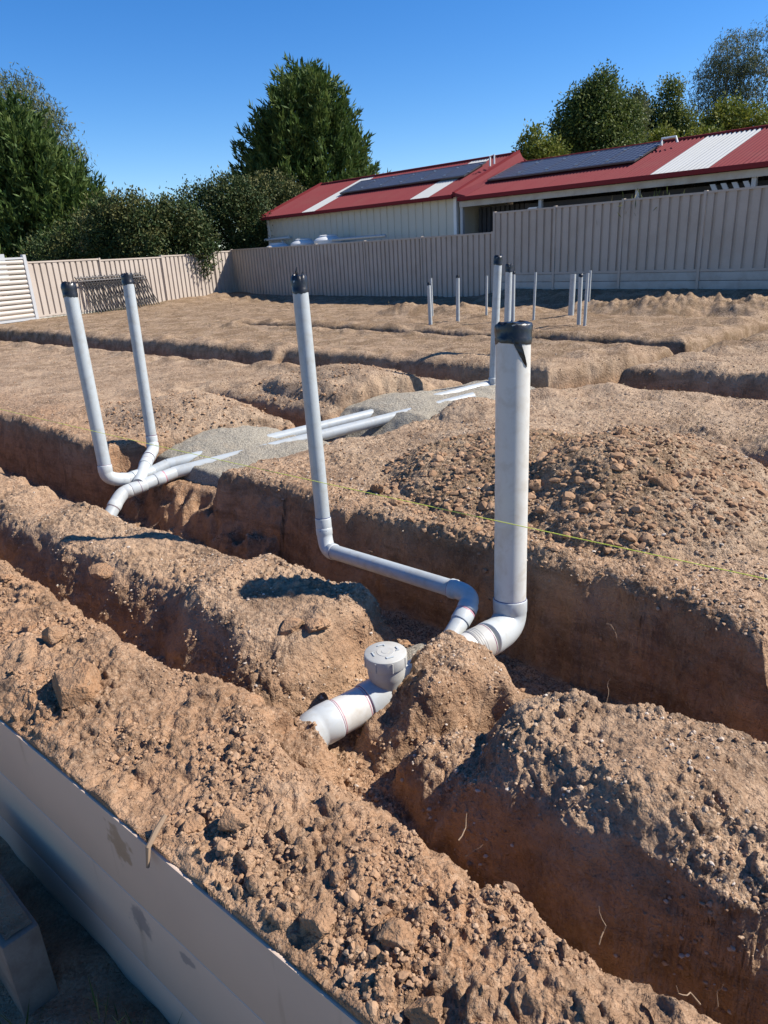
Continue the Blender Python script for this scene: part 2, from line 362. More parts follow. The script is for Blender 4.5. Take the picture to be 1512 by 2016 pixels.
def height(x, y, detail=True):
    a0, b0 = ab(x, y)
    w1 = n2(x, y, .9, 1); w2 = n2(x, y, 2.6, 2); w3 = n2(x, y, 7, 3)
    wf = 1 - .6 * sstep(y, 6, 9)
    a = a0 + wf * (.10 * w2 + .05 * n2(x, y, 6, 4))
    b = b0 + .045 * w1 + wf * (.05 * w2 + .028 * w3)
    floor = -.64 + .05 * w2
    und = .022 * w1 + .016 * w2
    # pad
    bF = np.interp(a, [-30, -12, -6.6, -4.6, -3, -2, -1, -.7, 6], [3.0, 3.0, 2.95, 3.14, 3.08, 3.14, 3.06, 3.0, 3.0])
    ins = b - bF
    cross = seg_dist(a, b, [(-5.55, 2.6, .85), (-5.5, 3.2, .74), (-5.2, 4.4, .60), (-4.95, 5.8, .62), (-4.75, 7.1, .50)])
    right = seg_dist(a, b, [(-.22, 2.6, .42), (-.2, 6.5, .42)])
    right = right * .5 + .02 * w3
    pad = np.minimum(np.minimum(ins, cross), right)
    stepline = np.interp(a, [-30, -9.3, -8.8, -4.4, -3.9, -3.4, 6], [7.15, 7.2, 7.45, 7.5, 8.1, 8.1, 8.1])
    top = .0 + und + .15 * sstep(b, stepline - .05, stepline + .12)
    # minor trenches on the pad
    shallow = np.minimum.reduce([
        seg_dist(a, b, [(-8.0, 5.1, .16), (-5.3, 4.85, .20)]) + .0,
        seg_dist(a, b, [(-22, 7.0, .30), (-13.5, 7.15, .26), (-9.5, 7.2, .24)]),
        seg_dist(a, b, [(-9.0, 7.35, .13), (-4.2, 7.4, .24), (-3.7, 9.0, .24), (-3.3, 13.5, .22)]),
        seg_dist(a, b, [(-4.0, 8.0, .2), (-2.6, 7.9, .2), (6, 7.9, .2)]),
        seg_dist(a, b, [(-14, 10.3, .16), (-3.6, 10.2, .20)]),
        seg_dist(a, b, [(-3.2, 10.6, .18), (6, 10.7, .18)]),
        seg_dist(a, b, [(-1.95, 5.62, .12), (-1.3, 5.5, .17), (2, 5.4, .2)])])
    sp = prof(shallow, .10, .14)
    top = top - .42 * (1 - sp)
    # small spoil rims beside those trenches
    top = top + .07 * np.exp(-((shallow - .35) / .22) ** 2) * (0.5 + .8 * w2)
    rid = np.sin((b * 2.2 + w1 * .6) * 2) * .012 * sstep(b, 7, 10)
    top = top + rid
    # heaps
    top = top + mound(a, b, -2.6, 4.25, 1.1, .9, .23, .9) + mound(a, b, -1.65, 4.3, .75, 1.0, .26, .9, .15)
    top = top + mound(a, b, -1.9, 5.0, .8, .6, .08) + mound(a, b, -3.25, 5.0, .9, .7, .09)
    top = top + mound(a, b, -6.9, 4.2, 1.1, .75, .16) + mound(a, b, -6.2, 6.05, 1.5, .75, .30, .9) + mound(a, b, -5.05, 6.3, .5, .5, .12)
    top = top + mound(a, b, -8.6, 3.7, 1.2, .7, .07) + mound(a, b, -4.15, 5.75, .5, .45, .15)
    farh = np.zeros_like(top)
    for fx, fy, r, hh in ((4.9, 16.0, .9, .35), (6.0, 14.6, 1.2, .52), (7.2, 13.6, 1.1, .5), (8.2, 12.6, 1.3, .55), (5.4, 15.0, .9, .38), (1.0, 17.6, .9, .30), (1.95, 16.9, .8, .30), (9.2, 11.6, 1.2, .5), (6.7, 14.1, .7, .55), (3.2, 16.2, .7, .16)):
        q = ((x - fx) ** 2 + (y - fy) ** 2) / (r * r); farh = np.maximum(farh, hh * .62 * np.clip(1 - q, 0, None) * (1 + .35 * w2 + .3 * w3))
    top = top + farh
    # rise to the fences
    df = (x - FC[0]) * NF[0] + (y - FC[1]) * NF[1]; sf = (x - FC[0]) * EF[0] + (y - FC[1]) * EF[1]
    top = top + (.22 * sstep(sf, 12.5, 14.5)) * sstep(df, -1.3, -.35) - .18 * np.exp(-((df + 1.9) / .6) ** 2) * sstep(sf, 1, 4)
    dl = (x - FG[0]) * NL[0] + (y - FG[1]) * NL[1]; sl = (x - FG[0]) * EL[0] + (y - FG[1]) * EL[1]
    top = top + .10 * sstep(dl, -2.2, -.3) * sstep(sl, 3, 6) + .10 * np.exp(-((df + 1.5) / .9) ** 2) * np.exp(-((dl + 2.2) / 2.0) ** 2) * (1 + w2)
    pf_ = prof(np.minimum(ins, right), .10, .10)
    fl2 = floor + (-.27 + .03 * w2 - floor) * prof(b - 3.12 - .12 * w3, .22, .12)
    fl2 = np.where((a > -7.2) & (a < -4), fl2, floor)
    hp = fl2 + (top - fl2) * prof(pad, .10, .10, .90) * (pf_ > 0)
    # bank beside the retaining wall
    eA = np.interp(a, [-8, -3.9, -2.5, -2.25, -1.95, -1.75, -1.3, 3], [1.25, 1.27, 1.29, 1.38, 1.40, 1.27, 1.24, 1.22])
    tb = .0 + .03 * w2 + .02 * w1 + .05 * np.clip(n2(x, y, 4.2, 7) - .1, 0, 1) + .04 * np.clip(n2(x, y, 9, 8) - .25, 0, 1) - .03 * np.clip(n2(x, y, 6, 5) - .3, 0, 1)
    tb = tb + mound(a0, b0, -2.75, .95, .55, .4, .07) + mound(a0, b0, -.9, .95, .7, .35, .03) + .015 * (1 - sstep(b0, .66, .80))
    hb = floor + (tb - floor) * prof(eA - b, .10, .12, .88)
    # strip between the two trenches
    nA = np.interp(a, [-8, -4, -3, -2.4, -1.1, -.7, -.2, 3], [1.60, 1.50, 1.55, 1.50, 1.58, 1.60, 1.66, 1.68])
    fM = np.interp(a, [-8, -5, -4.2, -3.4, -2.4, -1.15, -.8, -.4, 3], [2.10, 2.10, 2.16, 2.24, 2.36, 2.05, 2.18, 2.28, 2.3])
    mid = (nA + fM) / 2
    ts = .01 + und + .03 * w2 - .05 * sstep(np.abs(n2(a0, b0 * .3, 1.3, 9)), .0, .35) * (a < -2)
    ts = ts + mound(a0, b0, -2.75, 1.95, .6, .45, .05) + mound(a0, b0, -.75, 1.95, .7, .5, .05)
    pn = prof(b - nA, np.interp(a, [-2, -1.2], [.24, .13]), .2, np.interp(a, [-2, -1.2], [.74, .84])); pf = prof(fM - b, .10, .10, .88)
    end = np.maximum(prof(-2.20 - a, .32, .22, .72), prof(a + 1.22, .2, .22, .74))
    hs = floor + (ts - floor) * np.minimum(np.minimum(pn, pf), end)
    # backfill over the pipe crossing
    crossfloor = np.where((a0 > -2.6) & (a0 < -1.0), 1, 0) * sstep(b0, 1.28, 1.45) * sstep(-b0, -2.75, -2.45)
    hc = -.64 + .25 * crossfloor * sstep(a0, -2.6, -2.3) * sstep(-a0, 1.0, 1.4)
    q = np.sqrt(((a - -1.70) / np.where(a < -1.70, .34, .40)) ** 2 + ((b - 2.22) / np.where(b > 2.22, .36, .72)) ** 2)
    hk = -.64 + .55 * (1 - sstep(q, .28, 1.22)) + .03 * w3
    q2 = np.sqrt(((a - -1.28) / .42) ** 2 + ((b - 1.78) / .34) ** 2)
    hk2 = -.64 + .45 * (1 - sstep(q2, .35, 1.15)) + .02 * w3
    # partial fill in the near trench on the left
    hf = -.64 + .34 * (1 - sstep(np.hypot((a - -3.05) / .35, (b - 1.42) / .3), .2, 1))
    he = -.64 + .50 * (1 - sstep(np.hypot((a0 - -1.91) / .36, (b0 - 1.38) / .215), .45, 1.1)) + .02 * w3
    h = np.maximum.reduce([hp, hb, hs, hc, hk, hk2, hf, he, floor])
    # low ground in front of the wall
    low = -.86 + .03 * w2 + .02 * w3
    wd = b0 - (.70 + .043 * (np.clip(a0, -7, 3) + 1.2))
    if detail:
        near = 1 - sstep(y, 9, 16)
        rough = .006 * n2(x, y, 11, 11) + .005 * n2(x, y, 23, 12) + .004 * n2(x, y, 48, 13) * near
        far = .010 * n2(x, y, 3.1, 14) + .007 * n2(x, y, 7.5, 15) + .006 * n2(x, y, 17, 15)
        bk = ((b0 < 1.35) & (b0 > .64)) * (.035 * np.clip(n2(x, y, 15, 16) - .25, 0, .5) + .025 * np.clip(n2(x, y, 31, 17) - .2, 0, .5)) * sstep(n2(x, y, 2.2, 18), -.1, .25)
        h = h + rough + far * (1 - .55 * near) + bk
    h = np.where(wd < .12, np.minimum(h, .006 + .5 * np.clip(wd, 0, 1) + .022 * np.clip(w3, -1, 1) + .010 * n2(x, y, 19, 6)), h)
    h = np.where(wd < -.005, low, h)
    return h, pad, a0, b0

def build_ground():
    rows = [-.6]
    while rows[-1] < 420:
        y = rows[-1]
        st = .06 if y < .75 else .0069 if y < 4.2 else .0069 * (y / 4.2) ** 2.2 if y < 34 else .12 * y
        rows.append(y + st)
    Y = np.array(rows)
    inner = np.linspace(-1, 1, 680)
    side = 1 + np.cumsum(np.linspace(.01, .28, 26))
    U = np.concatenate([-side[::-1], inner, side])
    X = U[None, :] * (.60 * (Y[:, None] + 1.0) + .12); YY = np.repeat(Y[:, None], len(U), 1)
    nr, nc = X.shape
    x = X.ravel(); y = YY.ravel()
    h, pad, a0, b0 = height(x, y)
    P = np.stack([x, y, h], 1)
    # surface normals, then lumps pushed along them so that cut faces are uneven too
    G = P.reshape(nr, nc, 3)
    du = np.gradient(G, axis=1); dv = np.gradient(G, axis=0)
    Nn = np.cross(du, dv).reshape(-1, 3); Nn /= np.linalg.norm(Nn, axis=1)[:, None] + 1e-12
    sel = np.where((y < 10) & (b0 > .70 + .043 * (a0 + 1.2) + .02) & (np.abs(x) < .7 * (y + 1.2)))[0]
    steep = 1 - np.clip(Nn[sel, 2], 0, 1)
    st3 = P[sel] * np.array([1, 1, .16])
    d = .016 * n3(P[sel], 5, 1) * (.3 + steep) + .020 * n3(st3, 15, 5) * steep - .030 * np.abs(n3(P[sel], 6.5, 4)) * steep + .010 * n3(P[sel], 15, 2) * (.3 + steep) + .007 * n3(P[sel], 34, 3)
    cm = np.clip(.55 + 1.3 * n2(x[sel], y[sel], 2.4, 27), .08, 1.2)
    wgt = np.where(b0[sel] < 1.32, 1.0, np.where(b0[sel] < 2.5, .75, .6)) * (1 - .35 * steep)
    fade = 1 - sstep(y[sel], 6, 10)
    big = chunks(P[sel], 16, 1); sml = chunks(P[sel], 38, 2)
    d = d + fade * wgt * cm * (.024 * (big - .35) + .011 * (sml - .35))
    nh = Nn[sel].copy(); nh[:, :2] *= .8
    P[sel] += nh * d[:, None]
    wd = b0 - (.70 + .043 * (np.clip(a0, -7, 3) + 1.2))
    for lo, hi, tg in ((-.016, -.005, -.0065), (-.005, .006, -.004)):
        k = (wd > lo) & (wd <= hi) & (y < 5); P[k, 0] += N_[0] * (tg - wd[k]); P[k, 1] += N_[1] * (tg - wd[k])
    idx = np.arange(nr * nc).reshape(nr, nc)
    F = np.stack([idx[:-1, :-1], idx[:-1, 1:], idx[1:, 1:], idx[1:, :-1]], -1).reshape(-1, 4)
    me = mesh_np('ground', P, F, smooth=True)
    pale = np.clip(.15 + .75 * sstep(b0, 2.9, 4.2) * sstep(h, -.12, -.02) + .25 * n2(x, y, 1.7, 21) + .35 * ((b0 > 1.5) & (b0 < 2.3)) * sstep(h, -.15, -.02), 0, 1)
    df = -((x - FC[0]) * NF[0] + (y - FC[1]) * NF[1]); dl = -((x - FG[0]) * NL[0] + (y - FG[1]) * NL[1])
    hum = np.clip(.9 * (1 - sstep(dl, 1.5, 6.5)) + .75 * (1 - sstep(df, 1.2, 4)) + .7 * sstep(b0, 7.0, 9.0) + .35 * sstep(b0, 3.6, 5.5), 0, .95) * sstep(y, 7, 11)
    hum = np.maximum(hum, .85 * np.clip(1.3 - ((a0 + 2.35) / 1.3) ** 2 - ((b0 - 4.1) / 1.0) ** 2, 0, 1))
    gr = sstep(Nn[:, 2], .45, .85) * np.where(b0 > 2.6, .85, np.where(b0 > 1.4, .6, .28)) * np.clip(.75 + .9 * n2(x, y, 2.3, 23), .1, 1.2) + .06
    ag = me.attributes.new('grit', 'FLOAT', 'POINT'); ag.data.foreach_set('value', np.clip(gr, 0, 1).astype(np.float32))
    ah = me.attributes.new('humus', 'FLOAT', 'POINT'); ah.data.foreach_set('value', hum.astype(np.float32))
    at = me.attributes.new('pale', 'FLOAT', 'POINT'); at.data.foreach_set('value', pale.astype(np.float32))
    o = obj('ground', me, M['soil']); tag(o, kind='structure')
    return o, P, Nn, a0, b0, h

GROUND, GP, GN, GA, GB, GH = build_ground()

# sand bedding ------------------------------------------------------------
def build_sand(name, pts, cell, fn, label):
    """pts: (a,b) box; fn(a,b,x,y)->z; kept only where fn says so"""
    a0, a1, b0, b1 = pts
    na, nb = int((a1 - a0) / cell), int((b1 - b0) / cell)
    A, B = np.meshgrid(np.linspace(a0, a1, na), np.linspace(b0, b1, nb), indexing='ij')
    X, Y = xy(A, B); z = fn(A, B, X, Y)
    z = z + .006 * n2(X, Y, 14, 31) + .004 * n2(X, Y, 40, 32)
    idx = np.arange(na * nb).reshape(na, nb)
    F = np.stack([idx[:-1, :-1], idx[1:, :-1], idx[1:, 1:], idx[:-1, 1:]], -1).reshape(-1, 4)
    gh = height(X.ravel(), Y.ravel())[0]
    keep = (z.ravel() > gh - .10)[F].any(1)
    me = mesh_np(name, np.stack([X.ravel(), Y.ravel(), z.ravel()], 1), F[keep], smooth=True)
    bm = bmesh.new(); bm.from_mesh(me); bmesh.ops.delete(bm, geom=[v for v in bm.verts if not v.link_faces], context='VERTS'); bm.to_mesh(me); bm.free()
    return tag(obj(name, me, M['sand']), label, 'sand', kind='stuff')
def line_pt(L, t): return tuple(L[0][i] + (L[1][i] - L[0][i]) * t for i in range(3))
def sand_main(A, B, X, Y):
    ca = np.interp(B, [2.9, 3.3, 4.6, 7.1], [-5.75, -5.6, -5.2, -4.75])
    base = np.interp(B, [2.9, 3.1, 3.35, 4.0, 4.45, 4.75, 5.05, 5.4, 5.8, 6.6, 7.2, 7.5], [-.95, -.62, -.165, -.105, -.085, -.27, -.26, -.0, .02, .035, .05, -.4])
    w = np.interp(B, [3.0, 3.6, 4.2, 4.7, 5.3, 6, 7], [.7, .9, 1.0, .6, .95, .9, .7])
    d = (A - ca) / w
    z = base - .10 * np.clip(np.abs(d) - .2, 0, None) ** 1.6 * 2 + .02 * n2(X, Y, 2.2, 33) + .012 * n2(X, Y, 5, 34)
    z = z + mound(A, B, -6.35, 4.0, .95, .85, .19) + mound(A, B, -5.4, 5.85, .8, .5, .07) + mound(A, B, -4.5, 5.25, .4, .35, .05)
    return z
build_sand('bedding_sand', (-7.3, -3.7, 2.8, 7.5), .018, sand_main, 'pale grey bedding sand banked around the two half-buried pipes')
def sand_small(A, B, X, Y):
    return -.25 - 2.6 * ((A + 1.98) ** 2 + ((B - 2.28) * .8) ** 2) + .012 * n2(X, Y, 6, 35)
build_sand('bedding_sand', (-2.45, -1.5, 1.85, 2.75), .01, sand_small, 'small grey sand patch packed behind the white inspection cap')

# ------------------------------------------------------------------ retaining wall and block
m = RETAIN; c = RETAIN_C
WB = .66
wline = lambda a: .70 + .043 * (np.clip(a, -7, 3) + 1.2)
wxy = lambda a, b, z: (*xy(a, b), z)
wwy = lambda a, b, z: (*xy(a, wline(a) + b), z)
sx, sy = xy(-1.83, .637)
m_sc = spot(m, (sx, sy, -.42), .055, .16)
c = m.mix((m_sc, 0), c, (.19, .17, .16))
c = m.mix((spot(m, (*xy(-1.58, .648), -.40), .03, .14), 0), c, (.22, .195, .18))
c = m.mix((spot(m, (*xy(-1.86, .636), -.12), .055, .20), 0), c, (.28, .19, .11))
M['board'] = m.fin(c, .45, m.bump((a, 0), .05, .01))
rw = thing('retaining_wall', (*xy(-1.5, WB), -.9), 'smooth beige grey board retaining wall holding back the foreground soil bank', 'wall')
zt = -.007
for hgt in (.335, .335, .30):
    MB().box(-7.0, 3.0, -.0125, -.0015, zt - hgt + .003, zt - .003, wwy).build('board', M['board'], rw, bevel=.004)
    MB().box(-7.0, 3.0, -.011, -.002, zt - hgt - .004, zt - hgt + .004, wwy).build('joint_strip', M['galv'], rw)
    zt -= hgt
blk = MB()
bx0, by0 = -2.215, .47
blk.box(-2.95, -2.18, .33, .455, -.95, -.52, wxy)
o = blk.build('concrete_block', M['concrete'], None, bevel=.012, loc=(*xy(-2.5, .4), -.9))
tag(o, 'rough concrete block with soil on top in shade below the retaining wall', 'block')
tk = MB()
g = np.linspace(0, 1, 14)
A_, B_ = np.meshgrid(-2.9 + g * .70, .35 + g * .09, indexing='ij'); X_, Y_ = xy(A_, B_)
Z_ = -.513 + .006 * n2(X_, Y_, 20, 40)
I_ = np.arange(196).reshape(14, 14)
tk.add(np.stack([X_.ravel(), Y_.ravel(), Z_.ravel()], 1), np.stack([I_[:-1, :-1], I_[1:, :-1], I_[1:, 1:], I_[:-1, 1:]], -1).reshape(-1, 4))
tk.v = [tuple(np.array(p)) for p in tk.v]
so = tk.build('soil_crust', M['soil'], None, smooth=True, sharp=180)
so.parent = o; so.matrix_parent_inverse = Matrix.Translation(-Vector(o.location))

# ------------------------------------------------------------------ pipework
def V3(p): return np.array(p, float)
def unit(v): return v / np.linalg.norm(v)
def straight(name, p, q, r, mat, parent, seg=32, rings=2):
    p, q = V3(p), V3(q)
    return MB().tube([p + (q - p) * t for t in np.linspace(0, 1, rings)], r, seg).build(name, mat, parent, True)
def sleeve(name, p, q, r, mat, parent, seg=32):
    """socket with a small rounded rim at each end"""
    p, q = V3(p), V3(q); d = unit(q - p); L = np.linalg.norm(q - p); e = min(.006, L * .2)
    return MB().tube([p, p + d * e * .4, p + d * e, q - d * e, q - d * e * .4, q], [r * .94, r * .985, r, r, r * .985, r * .94], seg).build(name, mat, parent, True, 50)
def glue(p, d, r, mat, parent, w=.0035):
    p, d = V3(p), unit(V3(d)); return MB().tube([p - d * w / 2, p + d * w / 2], r, 32).build('glue_line', mat, parent, True)
def bend(p, c, q, r, mat, parent, socket=.06, fat=1.10, g0=None, g1=None):
    """moulded bend from p through corner c to q, a socket at each end"""
    p, c, q = V3(p), V3(c), V3(q); d0 = unit(c - p); d1 = unit(q - c)
    s0 = p + d0 * socket; s1 = q - d1 * socket
    ts = np.linspace(0, 1, 12)
    cur = [(1 - t) ** 2 * s0 + 2 * t * (1 - t) * c + t * t * s1 for t in ts]
    R = r * fat
    pts = [p, p + d0 * .003, p + d0 * .008, s0 - d0 * .006] + cur + [s1 + d1 * .006, q - d1 * .008, q - d1 * .003, q]
    rad = [r * 1.02, R * .985, R, R] + [r * 1.045] * 12 + [R, R, R * .985, r * 1.02]
    o = MB().tube(pts, rad, 32).build('bend', mat, parent, True, 50)
    if g0: glue(p, d0, r * 1.03 if g0[1:] == '' else r * 1.03, M[g0], o)
    if g1: glue(q, d1, r * 1.02, M[g1], o)
    return o
def tape_cap(p, d, r, parent, length=.07, seed=0, tall=.02):
    """crumpled black tape wound round a pipe end and folded over its mouth"""
    rg = np.random.default_rng(seed); seg = 28; p, d = V3(p), unit(V3(d))
    u = unit(np.cross(d, [1, 0, 0])); w = np.cross(d, u); ang = np.linspace(0, 2 * PI, seg, endpoint=False)
    V = []; F = []
    ws = rg.normal(size=seg) * .12 + .25 * np.sin(ang * 2 + seed)
    prof_ = [(-length, 1.03), (-length * .7, 1.07), (-length * .66, 1.04), (-length * .3, 1.08), (-.004, 1.06), (tall * .6, .98), (tall, .72), (tall * .6, .45), (tall * .2, .1)]
    for i, (t, k) in enumerate(prof_):
        rr = r * (k + rg.normal(size=seg) * (.012 if i < 4 else .05)); tt = t + ws * (.018 if i in (0,) else .005 if i < 4 else .012) + (rg.normal(size=seg) * .004 if i > 4 else 0)
        V.append(p + np.outer(rr * np.cos(ang), u) + np.outer(rr * np.sin(ang), w) + np.outer(tt, d))
    n = len(prof_)
    for i in range(n - 1):
        for j in range(seg): F.append((i * seg + j, i * seg + (j + 1) % seg, (i + 1) * seg + (j + 1) % seg, (i + 1) * seg + j))
    F.append(tuple(range((n - 1) * seg, n * seg)))
    return MB().add(np.concatenate(V), F).build('tape_cap', M['tape'], parent, True, 60)

# near assembly: fat riser, thin riser, inspection opening
near = thing('drain_pipework', (.2, 2.9, -.6), 'near white drain pipework with a fat riser, thin riser and round inspection cap', 'pipework')
rB, rS = .080, .0455
top = V3((.640, 3.335, 1.245)); bot = V3((.612, 3.205, -.10)); ax = unit(top - bot)
rp = straight('riser_pipe', bot, top, rB, M['pvc_big'], near, 48); rp['label'] = 'fat white riser pipe'
cap = tape_cap(top, ax, rB, rp, .085, 3, .008)
# hanging tail of tape
tl = MB(); t0 = top + V3((.0, -.084, -.03)); 
tv = []
for i, t in enumerate(np.linspace(0, 1, 9)):
    cpt = V3((.645 - .012 + .050 * t, 3.335 - .086 - .006 * math.sin(t * 3), 1.19 - .125 * t)); ww = .018 * (1 - t) ** .6 + .004
    tv += [cpt + V3((-ww, -.002 * (i % 2), .006)), cpt + V3((ww, .003 * ((i + 1) % 2), -.004)), cpt + V3((ww, .006, -.004)), cpt + V3((-ww, .006, .006))]
tf = []
for i in range(8):
    for j in range(4): tf.append((i * 4 + j, i * 4 + (j + 1) % 4, i * 4 + 4 + (j + 1) % 4, i * 4 + 4 + j))
tf += [(0, 1, 2, 3), (35, 34, 33, 32)]
tl.add(tv, tf).build('tape_tail', M['tape'], rp, True, 50)
bend(bot + ax * .012, (.608, 3.185, -.245), (.462, 3.01, -.205), rB, M['pvc_fit'], near, .07, 1.07, 'primer_blue', None)
dirm = unit(V3((-.37, 2.46, -.27)) - V3((.462, 3.01, -.205)))
P0 = V3((.462, 3.01, -.205))
sleeve('socket', P0 - dirm * .004, P0 + dirm * .10, rB * 1.04, M['pvc_cap'], near)
glue(P0 + dirm * .006, dirm, rB * 1.043, M['primer'], near, .004)
for k in range(4): glue(P0 + dirm * (.052 + .012 * k), dirm, rB * 1.055, M['pvc_cap'], near, .005).name = 'socket_rib'
straight('main_pipe', P0 + dirm * .09, V3((-.34, 2.48, -.268)), rB, M['pvc_big'], near, 40)
# thin riser and its run
sb = V3((-.378, 4.105, .0)); stp = V3((-.41, 4.275, 1.455)); sax = unit(stp - sb)
rp2 = straight('riser_pipe', sb, stp, rS, M['pvc'], near); rp2['label'] = 'thin grey riser pipe'
tape_cap(stp, sax, rS, rp2, .07, 5, .03)
MB().tube([stp + V3((.0, 0, .01)), stp + V3((-.012, -.01, .05)), stp + V3((-.006, -.012, .075))], [.012, .008, .002], 6).build('tape_tail', M['tape'], rp2)
MB().tube([stp + V3((.015, 0, .01)), stp + V3((.022, .004, .048))], [.010, .002], 6).build('tape_tail', M['tape'], rp2)
sleeve('coupling', sb + sax * .065, sb - sax * .004, rS * 1.09, M['pvc_fit'], near)
glue(sb + sax * .067, sax, rS * 1.04, M['primer_blue'], near)
run0 = V3((-.335, 4.02, -.125)); run1 = V3((.335, 3.30, -.065))
bend(sb, (-.372, 4.072, -.13), run0 + unit(run1 - run0) * .03, rS, M['pvc_fit'], near, .045, 1.12, 'primer_blue', 'primer_blue')
straight('run_pipe', run0, run1, rS, M['pvc'], near)
jn = V3((.272, 3.015, -.215))
dn = V3((.392, 3.19, -.12))
bend(run1 - unit(run1 - run0) * .02, V3((.425, 3.235, -.068)), V3((.385, 3.165, -.125)), rS, M['pvc_fit'], near, .04, 1.14, 'primer', 'primer')
jd = unit(jn - V3((.385, 3.165, -.125)))
q0 = V3((.385, 3.165, -.125))
sleeve('coupling', q0 + jd * .006, q0 + jd * .075, rS * 1.12, M['pvc_fit'], near)
glue(q0 + jd * .012, jd, rS * 1.14, M['primer_red'], near, .006)
straight('branch_pipe', q0 + jd * .07, jn + jd * .10, rS, M['pvc_fit'], near)
for kk in (0, 1): sleeve('junction', jn + jd * (.02 + .0 * kk), jn + jd * .12, rS * 1.25, M['pvc_fit'], near) if kk == 0 else None
# blue glue drips on the thin bend
for k, (dx, ln) in enumerate(((-.02, .022), (.004, .034), (.016, .02))):
    p = sb + V3((dx, -math.sqrt(max(0, (rS * 1.12) ** 2 - dx * dx)) - .0005, -.002)); MB().tube([p, p - V3((0, 0, ln))], [.0032, .0016], 8).build('glue_drip', M['primer_blue'], near)
# inspection opening with screw cap
ic = V3((-.028, 2.675, 0))
io = MB().tube([ic + V3((0, 0, z)) for z in (-.27, -.185, -.15, -.13, -.086, -.084)], [.060, .066, .080, .083, .084, .080], 40).build('inspection_opening', M['pvc_cap'], near, True, 45)
cp = MB().tube([ic + V3((0, 0, z)) for z in (-.092, -.090, -.086, -.046, -.038, -.034)], [.083, .0915, .0935, .0935, .092, .087], 48).build('screw_cap', M['pvc_cap'], near, True, 40)
cp['label'] = 'round cream screw cap'
for k in range(8):
    an = k * PI / 4 + .3; p = ic + V3((math.cos(an) * .0935, math.sin(an) * .0935, 0))
    MB().tube([p + V3((0, 0, -.088)), p + V3((0, 0, -.042))], [.0035, .0035], 8).build('grip_rib', M['pvc_cap'], cp, True)
for k in range(4):
    an = k * PI / 2 + .35; d = V3((math.cos(an), math.sin(an), 0)); e = V3((-d[1], d[0], 0))
    mb = MB(); pc = ic + d * .056 + V3((0, 0, -.0335))
    fr = lambda x, y, z, pc=pc, d=d, e=e: tuple(pc + e * x + d * y + V3((0, 0, z)))
    mb.box(-.016, .016, -.003, .003, 0, .004, fr); mb.build('key_slot', M['pvc_fit'], cp)
    mb = MB(); mb.box(-.016, -.011, -.012, -.003, 0, .0035, fr); mb.build('key_slot', M['pvc_fit'], cp)
MB().tube([ic + V3((0, 0, -.0341)), ic + V3((0, 0, -.0325))], [.038, .037], 32).build('cap_disc', M['pvc_cap'], cp, True)
MB().tube([ic + V3((0, 0, -.0326)), ic + V3((0, 0, -.0312))], [.017, .0165], 24).build('cap_disc', M['pvc_cap'], cp, True)
# sockets on the main pipe
cpt = V3((-.028, 2.675, -.2405))
cm = P0 + dirm * ((ic[0] - P0[0]) / dirm[0]); 
sleeve('junction_socket', cm - dirm * .12, cm + dirm * .125, rB * 1.08, M['pvc_fit'], near, 40)
glue(cm + dirm * .126, dirm, rB * 1.02, M['primer'], near, .003)
glue(cm + dirm * .136, dirm, rB * 1.006, M['primer_red'], near, .004)
e0 = V3((-.255, 2.535, 0)); e0 = P0 + dirm * ((e0[0] - P0[0]) / dirm[0])
bend(e0, e0 + dirm * .15, e0 + dirm * .15 + V3((.012, -.075, -.125)), rB, M['pvc_fit'], near, .075, 1.075, 'primer', None)
glue(e0 - dirm * .010, dirm, rB * 1.006, M['primer_red'], near, .003)

# left assembly: two risers meeting over a junction, two pipes running into the sand
left = thing('drain_pipework', (-2.2, 6.1, -.5), 'twin riser drain pipework on the far side feeding two pipes half buried in sand', 'pipework')
r1 = .055
t1, b1 = V3((-2.43, 6.03, 1.45)), V3((-2.372, 5.90, -.02)); x1 = unit(t1 - b1)
rp = straight('riser_pipe', b1, t1, r1, M['pvc'], left); tape_cap(t1, x1, r1, rp, .085, 9, .03)
bend(b1 + x1 * .01, (-2.368, 5.885, -.135), (-2.245, 6.015, -.185), r1, M['pvc_fit'], left, .06, 1.09, 'primer', 'primer')
straight('link_pipe', (-2.255, 6.005, -.183), (-2.06, 6.26, -.19), r1, M['pvc'], left)
sleeve('coupling', (-2.215, 6.055, -.185), (-2.17, 6.115, -.187), r1 * 1.1, M['pvc_fit'], left)
t2, b2 = V3((-2.20, 6.80, 1.50)), V3((-2.172, 6.63, -.04)); x2 = unit(t2 - b2)
rp = straight('riser_pipe', b2, t2, .05, M['pvc'], left); tape_cap(t2, x2, .05, rp, .085, 12, .012)
sleeve('coupling', b2 + x2 * .09, b2 + x2 * .02, .054, M['pvc_fit'], left); glue(b2 + x2 * .095, x2, .0515, M['primer'], left); glue(b2 + x2 * .03, x2, .0545, M['primer_red'], left)
bend(b2 + x2 * .02, (-2.166, 6.60, -.085), (-2.160, 6.42, -.105), .052, M['pvc_fit'], left, .055, 1.1, None, 'primer')
sleeve('coupling', (-2.159, 6.405, -.107), (-2.151, 6.25, -.135), .057, M['pvc_fit'], left); glue((-2.155, 6.33, -.121), (.05, -1, -.18), .0578, M['primer'], left)
straight('branch_pipe', (-2.153, 6.28, -.13), (-2.135, 5.96, -.215), .052, M['pvc_fit'], left)
